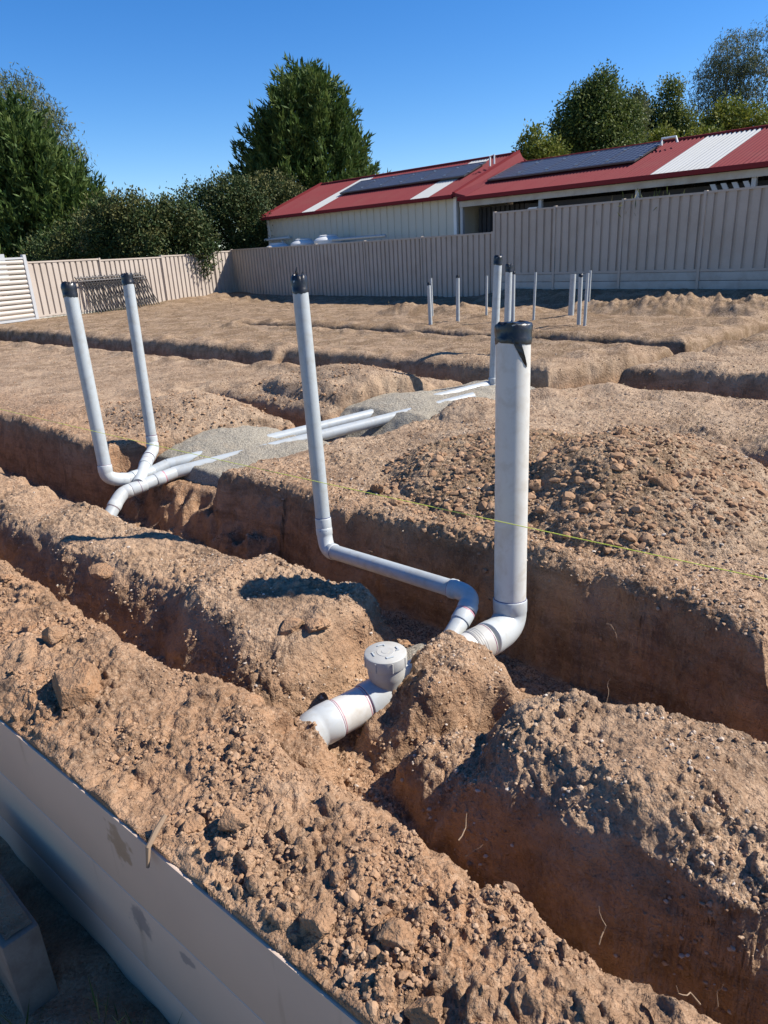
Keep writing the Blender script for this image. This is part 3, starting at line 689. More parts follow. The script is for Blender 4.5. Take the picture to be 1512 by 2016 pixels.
# lower line
la, lb = V3((-2.21, 5.90, -.255)), V3((-1.87, 6.21, -.20)); ld = unit(lb - la)
straight('main_pipe', la, lb, r1, M['pvc_fit'], left)
sleeve('junction', la + ld * .02, la + ld * .16, r1 * 1.09, M['pvc_fit'], left); glue(la + ld * .10, ld, r1 * 1.1, M['primer'], left)
sleeve('socket', la + ld * .26, la + ld * .34, r1 * 1.09, M['pvc_fit'], left); glue(la + ld * .345, ld, r1 * 1.03, M['primer_red'], left, .012)
bend(la + ld * .02, la - ld * .07, la - ld * .07 + V3((-.045, -.11, -.09)), r1, M['pvc_fit'], left, .05, 1.09, 'primer', 'primer')
ep = la - ld * .07 + V3((-.045, -.11, -.09)); ed = unit(V3((-.045, -.11, -.09)))
straight('outlet_pipe', ep - ed * .01, ep + ed * .30, r1, M['pvc'], left)
for Lp in (PIPE_U, PIPE_L):
    straight('buried_pipe', Lp[0], Lp[1], r1, M['pvc'], left, 28)
straight('buried_pipe', (-2.08, 6.235, -.19), PIPE_U[0], r1, M['pvc'], left, 28)

# free-standing pipes further off
def standpipe(x, y, h, r, lean, label, tape=True, z0=-.25, elbow=None, mat='pvc', tl=.05):
    root = thing('standpipe', (x, y, 0), label, 'pipe', 'capped pipes standing up from the pad')
    b = V3((x, y, z0)); t = V3((x + lean[0], y + lean[1], h)); d = unit(t - b)
    p = straight('pipe', b, t, r, M[mat], root, 20)
    if tape: tape_cap(t, d, r, root, tl, int(x * 100) % 97 + 3, .025)
    if elbow:
        bend((x, y, .05), (x, y, -.10), V3((x, y, -.10)) + V3(elbow), r, M['pvc_fit'], root, .05, 1.1, 'primer_blue', None)
        sleeve('coupling', (x, y, .05), (x, y, .12), r * 1.09, M['pvc_fit'], root)
    return root
standpipe(1.36, 8.33, 1.44, .046, (.08, .12), 'tall grey capped pipe with an elbow rising from the sand beside the fat riser', True, .0, (-.14, -.10, -.10), tl=.08)
standpipe(1.80, 9.9, 1.30, .046, (.05, .1), 'grey taped pipe just behind the tall elbowed pipe', True, tl=.08)
standpipe(1.15, 14.64, .91, .038, (-.02, .03), 'short stout grey pipe leftmost in the far row by the fence', tl=.03)
standpipe(1.32, 16.27, .95, .024, (-.01, .03), 'thin grey pipe close behind the leftmost stout pipe of the far row', False)
standpipe(1.71, 14.85, 1.01, .038, (.02, .03), 'lone stout grey pipe standing on a low soil hump in the far row', tl=.03)
standpipe(2.37, 15.36, .97, .024, (.02, .03), 'thin lone pipe in the far row left of the two taped tall pipes', False)
standpipe(2.68, 14.06, 1.05, .038, (.01, .03), 'stout pipe in the far row immediately right of the two tall taped pipes', tl=.03)
standpipe(3.11, 14.23, 1.03, .024, (.04, .03), 'thin leaning pipe alone midway between tall pipes and the right cluster', False)
standpipe(3.89, 14.41, .95, .056, (.03, .03), 'fattest far pipe leftmost of the right cluster of four', False)
standpipe(3.62, 12.85, .99, .036, (.01, .03), 'second pipe from left in the far right cluster with black rim', tl=.025)
standpipe(3.66, 12.65, 1.03, .026, (.03, .03), 'third pipe from left in the far right cluster', False)
standpipe(4.67, 15.9, .94, .028, (.02, .03), 'rightmost and hindmost pipe of the far right cluster', False)

# builder's string line
s0, s1 = V3((-4.6, 7.55, .40)), V3((2.9, 1.05, .40))
pts = [s0 + (s1 - s0) * t - V3((0, 0, .03 * math.sin(PI * t))) for t in np.linspace(0, 1, 40)]
o = MB().tube(pts, .0018, 6).build('string_line', M['string'], None)
tag(o, 'thin yellow green string line stretched above the back trench', 'string')

# ------------------------------------------------------------------ fences
def frame(O, e, n):
    return lambda s, o, z: (O[0] + e[0] * s + n[0] * o, O[1] + e[1] * s + n[1] * o, z)
FB = frame(FC, EF, NF); FL = frame(FG, EL, NL)
def rib_sheet(fn, s0, s1, z0, z1, o0, period=.2, depth=.04, thick=.004, slope=0, ztf=None):
    """pressed sheet: narrow recessed flutes between broad flat pans"""
    n = max(1, round((s1 - s0) / period)); p = (s1 - s0) / n; prof_ = []
    for i in range(n):
        a = s0 + i * p
        prof_ += [(a, 0), (a + p * .62, 0), (a + p * .68, depth), (a + p * .90, depth), (a + p * .96, 0)]
    prof_.append((s1, 0))
    mb = MB(); v = []
    for (s, d) in prof_:
        v += [fn(s, o0 + d, z0), fn(s, o0 + d, z1), fn(s, o0 + d + thick, z0), fn(s, o0 + d + thick, z1)]
    f = []
    for i in range(len(prof_) - 1):
        a = i * 4; f += [(a, a + 4, a + 5, a + 1), (a + 2, a + 3, a + 7, a + 6), (a + 1, a + 5, a + 7, a + 3), (a, a + 2, a + 6, a + 4)]
    return mb.add(v, f)
def fence(root, fn, posts, ztop, zbot, zground, plinth=0, period=.2):
    for i, s in enumerate(posts):
        zt = ztop[min(i, len(ztop) - 1)]
        if i: zt = max(zt, ztop[i - 1])
        MB().box(s - .03, s + .03, -.045, .055, zground - .3, zt + .015, fn).build('post', M['fence'], root)
    for i, (a, b) in enumerate(zip(posts[:-1], posts[1:])):
        zt, zb = ztop[i], zbot[i]
        rib_sheet(fn, a + .032, b - .032, zb + .01, zt - .01, -.014, period).build('sheet', M['fence'], root)
        MB().box(a + .031, b - .031, -.032, .036, zt - .045, zt, fn).build('top_rail', M['fence'], root)
        MB().box(a + .031, b - .031, -.032, .036, zb - .02, zb + .035, fn).build('bottom_rail', M['fence'], root)
        z = zb - .023
        for k in range(plinth):
            MB().box(a + .031, b - .031, -.02, .05, z - .185, z - .004, fn).build('plinth_board', M['plinth'], root, bevel=.006); z -= .19
root = thing('steel_fence', FB(6, 0, 0), 'lower stretch of shaded beige ribbed steel fence in front of the cream shed', 'fence')
fence(root, FB, [.05, 2.71, 5.56, 8.11, 10.68, 13.40], [1.90, 1.885, 1.88, 1.875, 1.88], [.10] * 5, .0, 0)
root = thing('steel_fence', FB(18, 0, 0), 'taller stretch of shaded beige ribbed steel fence raised on grey plinth boards', 'fence')
fence(root, FB, [13.46, 15.40, 17.28, 19.22, 21.2, 23.2], [2.38, 2.385, 2.40, 2.41, 2.42], [.77] * 5, .1, 3, .24)
root = thing('steel_fence', FL(5, 0, 0), 'sunlit beige ribbed steel fence along the left boundary under the shrubs', 'fence')
fence(root, FL, [.05, 2.78, 5.62, 8.50, 9.5], [1.80, 1.76, 1.80, 1.86], [.22, .16, .16, .12], -.1, 1, .22)
# cream slatted gate
GF = frame(FG, -EL, -NL)
root = thing('slatted_gate', GF(1, 0, 0), 'cream steel gate of broad horizontal rounded slats at the left edge', 'gate')
MB().box(-.05, .05, -.05, .05, -.2, 2.0, GF).build('gate_post', M['galv'], root)
ns = 12
for k in range(ns):
    zz = .22 + k * .138; mb = MB(); v = []; f = []; sec = [(0, 0), (.022, .02), (.034, .05), (.034, .075), (.022, .105), (0, .118), (-.006, .118), (-.006, 0)]
    for s in (.06, 2.6): v += [GF(s, d, zz + q) for d, q in sec]
    n = len(sec); f = [(i, (i + 1) % n, n + (i + 1) % n, n + i) for i in range(n)] + [tuple(range(n)), tuple(range(2 * n - 1, n - 1, -1))]
    mb.add(v, f).build('slat', M['gate'], root)
MB().box(.05, 2.65, -.03, .04, .15, .215, GF).build('bottom_rail', M['galv'], root)
MB().box(.05, 2.65, -.03, .04, 1.875, 1.93, GF).build('top_rail', M['galv'], root)
MB().box(-.04, 3, -.20, .12, -.1, .12, GF).build('kerb_stone', M['plinth'], root, bevel=.015)
MB().box(-.02, 2.6, -.9, -.87, 1.2, 2.05, GF).build('back_panel', M['galv'], root)
# bar panels leaning against the left fence
def bar_panel(s0, s1, foot, lean, h, label):
    root = thing('bar_panel', FL(s0, -foot, .08), label, 'panel', 'steel bar panels leaning on the fence')
    P = lambda s, k: FL(s + .16 * (1 - k), -foot - (lean - foot) * k, .08 + h * k)
    for k in (.96, .88): MB().tube([P(s0, k), P(s1, k)], .022, 8).build('rail', M['steelbar'], root, True)
    n = int((s1 - s0) / .115)
    for i in range(n + 1):
        s = s0 + (s1 - s0) * i / n; MB().tube([P(s, 0), P(s, 1)], .016, 6).build('bar', M['barblack'], root)
bar_panel(1.60, 4.35, .75, .10, 1.2, 'dark steel bar panel leaning on the left fence, outer one')
bar_panel(1.9, 4.6, .32, .10, 1.12, 'dark steel bar panel leaning on the left fence behind the outer one')

# ------------------------------------------------------------------ shed and carport
def corrugated(fn, s0, s1, o0, z0, o1, z1, period=.115, amp=.022, thick=.003):
    n = int(round((s1 - s0) / period)) * 4; mb = MB(); v = []
    L = math.hypot(o1 - o0, z1 - z0); no, nz = -(z1 - z0) / L, (o1 - o0) / L
    for i in range(n + 1):
        s = s0 + (s1 - s0) * i / n; w = amp * math.sin(2 * PI * i / 4 + .6)
        for (o, z) in ((o0, z0), (o1, z1)):
            v += [fn(s, o + no * w, z + nz * w), fn(s, o + no * (w - thick), z + nz * (w - thick))]
    f = []
    for i in range(n):
        a = i * 4; f += [(a, a + 4, a + 6, a + 2), (a + 1, a + 3, a + 7, a + 5), (a, a + 1, a + 5, a + 4), (a + 2, a + 6, a + 7, a + 3)]
    return mb.add(v, f)
def solar_panel(root, fn, s0, s1, oa, ob, plane, lift=.10):
    z = lambda o: plane[1] + (o - plane[0]) * plane[2]
    P = lambda s, o, h: fn(s, o - h * plane[2] * .9, z(o) + h)
    me = MB(); me.add([P(s0, oa, lift), P(s1, oa, lift), P(s1, ob, lift), P(s0, ob, lift), P(s0, oa, lift - .035), P(s1, oa, lift - .035), P(s1, ob, lift - .035), P(s0, ob, lift - .035)],
                      [(0, 1, 2, 3), (7, 6, 5, 4), (0, 4, 5, 1), (1, 5, 6, 2), (2, 6, 7, 3), (3, 7, 4, 0)])
    o = me.build('solar_panel', M['solar'], root)
    uv = o.data.uv_layers.new(name='UVMap'); cs = [(0, 0), (1, 0), (1, 1), (0, 1)]
    for l in o.data.loops: uv.data[l.index].uv = cs[l.vertex_index % 4]
    fr = MB(); t = .02
    for (a, b, c_, d) in ((s0 - .004, s1 + .004, oa - .012, oa + t), (s0 - .004, s1 + .004, ob - t, ob + .012), (s0 - .006, s0 + t, oa, ob), (s1 - t, s1 + .006, oa, ob)):
        fr.add([P(a, c_, lift + .006), P(b, c_, lift + .006), P(b, d, lift + .006), P(a, d, lift + .006), P(a, c_, lift - .04), P(b, c_, lift - .04), P(b, d, lift - .04), P(a, d, lift - .04)],
               [(0, 1, 2, 3), (7, 6, 5, 4), (0, 4, 5, 1), (1, 5, 6, 2), (2, 6, 7, 3), (3, 7, 4, 0)])
    fr.build('panel_frame', M['frame'], o)
    for oo in (oa + (ob - oa) * .22, oa + (ob - oa) * .8):
        cl = MB(); pc = V3(P(s1, oo, lift + .012)); cl.box(-.035, .035, -.035, .035, -.012, .012, lambda x, y, z, pc=pc: tuple(pc + V3((x, y, z)))); cl.build('clamp', M['clamp'], o)

shed = thing('garden_shed', FB(5.5, 3, 0), 'cream ribbed steel shed with a red gabled roof and solar panels', 'shed')
SP = (1.45, 3.06, (4.32 - 3.06) / (4.7 - 1.45))
rib_sheet(FB, .55, 10.70, 0, 3.04, 1.62, .34, .03).build('wall', M['cream'], shed)
MB().add([FB(.53, 1.63, 0), FB(.53, 7.8, 0), FB(.53, 7.8, 3.05), FB(.53, 4.7, 4.25), FB(.53, 1.63, 3.05), FB(.58, 1.63, 0), FB(.58, 7.8, 0), FB(.58, 7.8, 3.05), FB(.58, 4.7, 4.25), FB(.58, 1.63, 3.05)],
         [(0, 1, 2, 3, 4), (9, 8, 7, 6, 5), (0, 5, 6, 1), (1, 6, 7, 2), (0, 4, 9, 5)]).build('gable_wall', M['cream'], shed)
MB().add([FB(10.66, 1.70, 0), FB(10.66, 7.8, 0), FB(10.66, 7.8, 3.05), FB(10.66, 4.7, 4.2), FB(10.66, 1.70, 3.03), FB(10.72, 1.70, 0), FB(10.72, 7.8, 0), FB(10.72, 7.8, 3.05), FB(10.72, 4.7, 4.2), FB(10.72, 1.70, 3.03)],
         [(0, 1, 2, 3, 4), (9, 8, 7, 6, 5), (0, 5, 6, 1), (1, 6, 7, 2), (0, 4, 9, 5)]).build('gable_wall', M['cream'], shed)
MB().box(.50, .60, 1.55, 1.66, 0, 3.03, FB).build('corner_trim', M['whitepaint'], shed)
MB().box(10.62, 10.74, 1.55, 1.66, 0, 3.03, FB).build('corner_trim', M['whitepaint'], shed)
edges = [.40, 1.30, 2.20, 3.05, 3.85, 4.75, 5.65, 6.5, 7.35, 8.10, 8.85, 9.70, 10.75]
for a, b in zip(edges[:-1], edges[1:]):
    white = abs(a - 3.05) < .01 or abs(a - 8.85) < .01
    corrugated(FB, a, b - .004, 1.42, 3.06, 4.7, 4.33).build('skylight_sheet' if white else 'roof_sheet', M['white_sheet' if white else 'red'], shed)
corrugated(FB, .40, 10.75, 7.98, 3.06, 4.7, 4.33).build('rear_roof_sheet', M['red'], shed)
MB().tube([FB(.38, 4.7, 4.35), FB(10.8, 4.7, 4.35)], .05, 8).build('ridge_cap', M['red_flash'], shed, True)
MB().box(.40, 10.75, 1.30, 1.42, 2.95, 3.06, FB).build('gutter', M['red_flash'], shed, bevel=.01)
for s in (.36, 10.76):
    MB().add([FB(s - .03, 1.38, 2.98), FB(s + .07, 1.38, 2.98), FB(s + .07, 1.38, 3.13), FB(s - .03, 1.38, 3.13), FB(s - .03, 4.7, 4.28), FB(s + .07, 4.7, 4.28), FB(s + .07, 4.7, 4.43), FB(s - .03, 4.7, 4.43)],
             [(0, 1, 2, 3), (7, 6, 5, 4), (0, 4, 5, 1), (1, 5, 6, 2), (2, 6, 7, 3), (3, 7, 4, 0)]).build('barge_board', M['red_flash'], shed)
# broad red end flashing sloping down to the carport roof
MB().add([FB(10.84, 1.38, 3.10), FB(11.25, 1.38, 2.99), FB(11.05, 4.7, 4.02), FB(10.84, 4.7, 4.36), FB(10.84, 1.38, 3.0), FB(11.25, 1.38, 2.95), FB(11.05, 4.7, 3.95), FB(10.84, 4.7, 4.2)],
         [(0, 1, 2, 3), (7, 6, 5, 4), (0, 4, 5, 1), (1, 5, 6, 2), (2, 6, 7, 3), (3, 7, 4, 0)]).build('end_flashing', M['red'], shed)
for k in range(6): solar_panel(shed, FB, 3.72 + k * 1.045, 3.72 + k * 1.045 + 1.03, 2.88, 4.02, SP)
MB().tube([FB(10.45, 3.6, 3.95), FB(10.45, 3.6, 4.25), FB(10.62, 3.6, 4.27), FB(10.62, 3.6, 4.0)], .03, 8).build('conduit', M['whitepaint'], shed, True)
MB().tube([FB(.4, 1.45, 2.2), FB(2.1, 1.45, 2.22)], .05, 10).build('drain_arm', M['tank'], shed, True)
MB().tube([FB(1.5, 1.5, 2.2), FB(1.6, 1.5, 1.9)], .04, 10).build('drain_arm', M['tank'], shed, True)

cp_ = thing('carport', FB(17, 3, 0), 'long red corrugated carport roof with solar panels and a white skylight strip', 'carport')
CP = (1.42, 2.96, (4.0 - 2.96) / (4.55 - 1.42))
ed = [11.0 + .762 * i for i in range(8)] + [17.15, 17.85, 18.6, 19.36, 20.1, 20.9, 21.6, 22.4, 23.1, 23.9]
ed = [e for i, e in enumerate(ed)]
for a, b in zip(ed[:-1], ed[1:]):
    white = 17.1 < a < 18.5
    corrugated(FB, a, b - .004, 1.40, 2.955, 4.55, 4.0).build('skylight_sheet' if white else 'roof_sheet', M['white_sheet' if white else 'red'], cp_)
corrugated(FB, 11.0, 23.9, 7.7, 2.96, 4.55, 4.0).build('rear_roof_sheet', M['red'], cp_)
MB().tube([FB(11, 4.55, 4.02), FB(23.9, 4.55, 4.02)], .045, 8).build('ridge_cap', M['red_flash'], cp_, True)
MB().box(11.0, 23.9, 1.28, 1.40, 2.85, 2.965, FB).build('gutter', M['red_flash'], cp_, bevel=.012)
MB().box(10.95, 23.9, 1.45, 1.53, 2.68, 2.845, FB).build('fascia_beam', M['plinth'], cp_)
for s in (10.95, 13.85, 16.78, 19.6, 22.4): MB().box(s - .05, s + .05, 1.54, 1.64, 0, 2.84, FB).build('post', M['galv'], cp_)
rib_sheet(FB, 10.80, 23.9, 0, 3.8, 4.4, .3, .03).build('rear_wall', M['darkpanel'], cp_)
rib_sheet(FB, 11.02, 13.0, 0, 2.66, 2.3, .18, .05).build('shade_curtain', M['darkpanel'], cp_)
MB().box(13.0, 23.9, 2.0, 2.03, .0, 2.62, FB).build('shade_screen', M['darkpanel'], cp_)
MB().box(13.0, 23.9, 1.96, 2.06, 2.36, 2.41, FB).build('screen_rail', M['steelbar'], cp_)
for k in range(5): solar_panel(cp_, FB, 11.15 + k * .99, 11.15 + k * .99 + .975, 2.62, 4.18, CP)
MB().tube([FB(16.15, 3.9, 3.86), FB(16.15, 3.9, 4.03), FB(16.55, 3.9, 4.03), FB(16.6, 3.9, 3.88)], .03, 8).build('conduit', M['whitepaint'], cp_, True)
for k in range(4):
    MB().add([FB(18.6 + k * .25, 1.56, 2.62), FB(18.72 + k * .25, 1.56, 2.62), FB(18.95 + k * .25, 1.56, 2.2), FB(18.83 + k * .25, 1.56, 2.2), FB(18.6 + k * .25, 1.60, 2.62), FB(18.72 + k * .25, 1.60, 2.62), FB(18.95 + k * .25, 1.60, 2.2), FB(18.83 + k * .25, 1.60, 2.2)],
             [(0, 1, 2, 3), (7, 6, 5, 4), (0, 4, 5, 1), (1, 5, 6, 2), (2, 6, 7, 3), (3, 7, 4, 0)]).build('louvre', M['galv'], cp_)
mb = MB(); mb.add([FB(13.0, 1.1, 2.25), FB(13.15, 1.1, 2.2), FB(14.1, 1.1, 2.72), FB(13.8, 1.1, 2.72), FB(13.0, 1.14, 2.25), FB(13.15, 1.14, 2.2), FB(14.1, 1.14, 2.72), FB(13.8, 1.14, 2.72), ],
                  [(0, 1, 2, 3), (7, 6, 5, 4), (0, 4, 5, 1), (1, 5, 6, 2), (2, 6, 7, 3), (3, 7, 4, 0)])
o = mb.build('leaning_board', M['tank']); tag(o, 'pale board leaning at a slant inside the carport opening', 'board')
o.data.transform(Matrix.Translation(Vector((0, 0, -.25))))
# rainwater tanks
for s, r, zt, lab in ((2.2, .52, 2.02, 'left pale tank lid peeping over the low fence'), (3.85, .50, 2.10, 'middle pale tank lid peeping over the low fence'), (5.3, .52, 2.16, 'largest pale tank lid peeping over the low fence, nearest the long pipe')):
    c0 = FB(s, .78, 0); root = thing('rainwater_tank', c0, lab, 'tank', 'rainwater tanks behind the fence')
    c0 = V3(c0)
    MB().tube([c0 + V3((0, 0, z)) for z in (0, zt - .18, zt - .16, zt - .12, zt - .03)], [r, r, r * 1.0, r * .93, r * .6], 28).build('shell', M['tank'], root, True, 40)
    MB().tube([c0 + V3((0, 0, z)) for z in (zt - .04, zt, zt + .02)], [r * .62, r * .62, r * .5], 24).build('lid', M['tank'], root, True, 40)
o = MB().tube([FB(5.9, .5, 1.99), FB(8.6, .5, 2.0)], .05, 12).build('overflow_pipe', M['pvc'], None, True); tag(o, 'long pale pipe lying level just above the low fence top', 'pipe')

# ------------------------------------------------------------------ vegetation
def leaf_mat(name, c0, c1, c2, trans=.25, rough=.62):
    m = NM(name); at = m.n('ShaderNodeAttribute'); at.attribute_name = 'tint'
    r = m.ramp(at, 2, [(0, c0), (.55, c1), (1, c2)])
    m.fin((r, 0), rough, Specular_IOR_Level=.22)
    tr = m.n('ShaderNodeBsdfTranslucent'); m.l(r, 0, tr, 0); mx = m.n('ShaderNodeMixShader'); mx.inputs[0].default_value = trans
    m.l(m.b, 0, mx, 1); m.l(tr, 0, mx, 2); m.l(mx, 0, m.out, 0); return m.m
M['cypress'] = leaf_mat('cypress_green', (.026, .055, .013), (.065, .11, .026), (.155, .19, .05))
M['shrub'] = leaf_mat('shrub_leaf', (.014, .032, .010), (.034, .062, .018), (.115, .11, .035), .12, .65)
M['dark_leaf'] = leaf_mat('dark_leaf', (.022, .045, .012), (.05, .085, .02), (.14, .165, .04))
M['yellow_leaf'] = leaf_mat('yellow_green_leaf', (.06, .09, .015), (.13, .16, .025), (.26, .24, .045))
M['gum'] = leaf_mat('gum_leaf', (.05, .07, .035), (.10, .125, .06), (.19, .18, .09))
M['grass'] = leaf_mat('grass_blade', (.05, .08, .02), (.1, .13, .04), (.25, .22, .1))

def leaves(P, D, L, W, rg, tint, loc):
    """leaf-shaped quads at points P pointing along D (unit), L long and W wide"""
    n = len(P); R = rg.normal(size=(n, 3)); S = np.cross(D, R); S /= np.linalg.norm(S, axis=1)[:, None] + 1e-9
    L = L[:, None]; W = W[:, None]
    v = np.stack([P, P + D * L * .45 + S * W * .5, P + D * L, P + D * L * .45 - S * W * .5], 1).reshape(-1, 3) - np.array(loc)
    f = np.arange(4 * n).reshape(n, 4)
    me = mesh_np('crown', v, f)
    at = me.attributes.new('tint', 'FLOAT', 'POINT'); at.data.foreach_set('value', np.repeat(np.clip(tint, 0, 1), 4).astype(np.float32))
    return me
def trunk(root, loc, h, r, mat, limbs, seed):
    rg = np.random.default_rng(seed); mb = MB(); p = V3(loc); pts = []; 
    for i, t in enumerate(np.linspace(0, 1, 9)): pts.append(p + V3((rg.normal() * .12 * t, rg.normal() * .12 * t, h * t)))
    mb.tube(pts, list(np.linspace(r, r * .25, 9)), 10)
    for (tx, ty, tz, st) in limbs:
        b = pts[int(st * 8)]; e = V3((tx, ty, tz)); q = b + (e - b) * .5 + V3((rg.normal() * .3, rg.normal() * .3, -.06 * np.linalg.norm(e - b)))
        mb.tube([b, (b + q) / 2, q, (q + e) / 2, e], [r * .42, r * .36, r * .28, r * .2, r * .07], 7)
    mb.build('trunk', mat, root, True)
def tree(name, loc, label, lobes, mat, clumps, per, cr, ll, lw, seed, style='broad', th=None, tr=.2, bark='bark', group='trees beyond the fences', tip=.0, limbs=0, inner=.6, cat='tree'):
    rg = np.random.default_rng(seed); root = thing(name, loc, label, cat, group)
    lob = np.array(lobes, float); wts = (lob[:, 3] * lob[:, 5]) ** 1.0; wts /= wts.sum()
    k = rg.choice(len(lob), clumps, p=wts); dirs = rg.normal(size=(clumps, 3)); dirs /= np.linalg.norm(dirs, axis=1)[:, None]
    if style == 'cone':
        # lobes rows: cx, cy, z0, r_base, -, height : ragged cone with upswept sprays
        t = 1 - np.sqrt(rg.random(clumps)) if False else rg.random(clumps) ** 1.25
        ang = rg.random(clumps) * 2 * PI
        rad = lob[k, 3] * (1 - t) ** lob[k, 4] * (1 + .16 * np.sin(ang * 3 + lob[k, 0]) + .13 * rg.normal(size=clumps)) * np.where(rg.random(clumps) < inner, 1, rg.random(clumps) ** .5)
        zz = lob[k, 2] + lob[k, 5] * t
        Cc = np.stack([lob[k, 0] + np.cos(ang) * rad, lob[k, 1] + np.sin(ang) * rad, zz], 1)
        out = np.stack([np.cos(ang) * .55, np.sin(ang) * .55, np.full(clumps, .85)], 1) + rg.normal(size=(clumps, 3)) * .16; out /= np.linalg.norm(out, axis=1)[:, None]
    else:
        rr = np.where(rg.random(clumps) < inner, rg.uniform(.82, 1.06, clumps), rg.random(clumps) ** (1 / 3) * .9)
        Cc = lob[k, :3] + dirs * lob[k, 3:6] * rr[:, None]; out = dirs
    j = np.repeat(np.arange(clumps), per); n = len(j)
    shade = rg.random(clumps)
    if style == 'cone':
        u = rg.random(n); size = cr * rg.uniform(.7, 1.5, clumps)
        P = Cc[j] + out[j] * (u * size[j] * 2.2)[:, None] + rg.normal(size=(n, 3)) * ((1 - u) * .26 * size[j] + .02)[:, None]
        D = out[j] + rg.normal(size=(n, 3)) * .42
    elif style == 'weep':
        P = Cc[j] + rg.normal(size=(n, 3)) * cr * np.array([1, 1, .7]); D = rg.normal(size=(n, 3)) * .6 + np.array([0, 0, -.8])
    else:
        P = Cc[j] + rg.normal(size=(n, 3)) * cr; D = out[j] * .5 + rg.normal(size=(n, 3)) * .8 + np.array([0, 0, .25])
    D /= np.linalg.norm(D, axis=1)[:, None]
    tint = .15 + .5 * shade[j] + .3 * rg.random(n) + tip * (np.linalg.norm((P - lob[k[j], :3]) / np.maximum(lob[k[j], 3:6], .1), axis=1) > .98) * (P[:, 2] > lob[k[j], 2] if style != 'cone' else 0)
    me = leaves(P, D, ll * rg.uniform(.6, 1.4, n), lw * rg.uniform(.7, 1.3, n), rg, tint, loc)
    o = bpy.data.objects.new('crown', me); me.materials.append(M[mat]); link(o); o.parent = root
    lim = [(*(lob[i, :3] if style != 'cone' else (lob[i, 0], lob[i, 1], lob[i, 2] + .5)), rg.uniform(.3, .7)) for i in range(min(limbs, len(lob)))]
    trunk(root, loc, th if th else (lob[:, 2] + lob[:, 5]).max() * .8, tr, M[bark], lim, seed)
    return root

# centre cypress: a ragged broad cone with several leaders
tree('cypress_tree', (-3.6, 52, 0), 'broad dark green cypress rising alone behind the cream shed',
     [(-3.6, 52, .5, 4.4, .75, 11.3), (-5.7, 51.4, .5, 2.6, .65, 9.0), (-1.7, 51.4, .5, 2.6, .65, 9.6), (-2.5, 50.2, .5, 2.4, .65, 10.3), (-4.5, 50.2, .5, 2.6, .65, 10.2), (-7.4, 52, .5, 1.5, .6, 6.9), (-.5, 52, .5, 1.6, .6, 7.0), (-6.6, 51, .5, 1.6, .6, 8.0)],
     'cypress', 2200, 34, .52, .43, .11, 11, 'cone', 10, .35, tip=.0, inner=.75)
tree('cypress_tree', (-15.8, 36, 0), 'huge bright green cypress filling the left edge above the gate',
     [(-15.9, 36.6, .2, 3.2, .62, 7.7), (-14.0, 35.4, .2, 2.4, .6, 5.9), (-17.6, 36, .2, 2.8, .6, 7.4), (-15.1, 35.0, .2, 2.6, .6, 6.6), (-12.9, 35.6, .2, 1.5, .6, 4.3)],
     'cypress', 2200, 34, .44, .34, .09, 12, 'cone', 7, .3, inner=.75)
tree('gum_tree', (-20.5, 48, 0), 'tall grey green gum tree showing behind the left cypress',
     [(-20.8, 48, 10.0, 2.6, 2.4, 2.6), (-18.6, 47.6, 8.2, 1.7, 1.6, 1.9), (-22.5, 48, 11.0, 2.2, 2, 1.8), (-17.7, 47.4, 6.2, 1.0, 1.0, 1.6), (-19.2, 47.8, 9.8, 1.4, 1.4, 1.5)],
     'gum', 420, 42, .34, .30, .055, 13, 'weep', 11, .3, 'bark_pale', limbs=5)
# shrubs over the left fence
sh = 'shrubs overhanging the left fence'
tree('photinia_shrub', (-9.3, 28.9, 0), 'leafy shrub drooping over the left fence above the bar panels', [(-9.4, 28.9, 2.6, 1.25, 1.0, 1.5), (-8.3, 28.6, 2.5, .9, .9, 1.2), (-8.2, 27.9, 1.85, .42, .3, .75), (-9.9, 29.2, 2.2, 1.0, .9, 1.6), (-8.7, 29.2, 3.1, .8, .8, .9)], 'shrub', 702, 34, .16, .115, .062, 21, group=sh, tip=.25, cat='shrub')
tree('photinia_shrub', (-7.2, 29.6, 0), 'smaller rounded shrub between the drooping shrub and the dark shrub', [(-7.3, 29.5, 2.4, .95, .9, 1.45), (-6.75, 29.4, 2.2, .7, .7, 1.2), (-7.7, 29.6, 2.9, .7, .7, .8)], 'shrub', 513, 34, .16, .115, .062, 22, group=sh, tip=.15, cat='shrub')
tree('photinia_shrub', (-5.9, 32.6, 0), 'large dark rounded shrub behind the fence corner', [(-5.9, 32.4, 2.9, 1.5, 1.2, 1.75), (-5.0, 32.2, 2.7, 1.0, .9, 1.6), (-6.9, 32.6, 3.2, 1.0, .9, 1.3), (-5.5, 32.4, 3.8, .9, .8, .8)], 'shrub', 837, 34, .17, .115, .062, 23, group=sh, tip=.12, cat='shrub')
tree('photinia_shrub', (-4.3, 36.5, 0), 'bronze tipped shrub against the shed gable', [(-4.4, 36.4, 3.4, 1.4, 1.2, 1.7), (-3.5, 36.3, 3.3, .9, .9, 1.3), (-5.2, 36.6, 3.7, 1.0, .9, 1.3)], 'shrub', 648, 34, .18, .115, .062, 24, group=sh, tip=.45, cat='shrub')
tree('photinia_shrub', (-11.6, 30.5, 0), 'dark shrub between the left cypress and the drooping shrub', [(-11.4, 30.4, 1.9, 1.2, 1.0, 1.5), (-12.6, 30.2, 1.6, 1.2, 1.0, 1.2)], 'shrub', 445, 30, .17, .115, .062, 25, group=sh, tip=.1, cat='shrub')
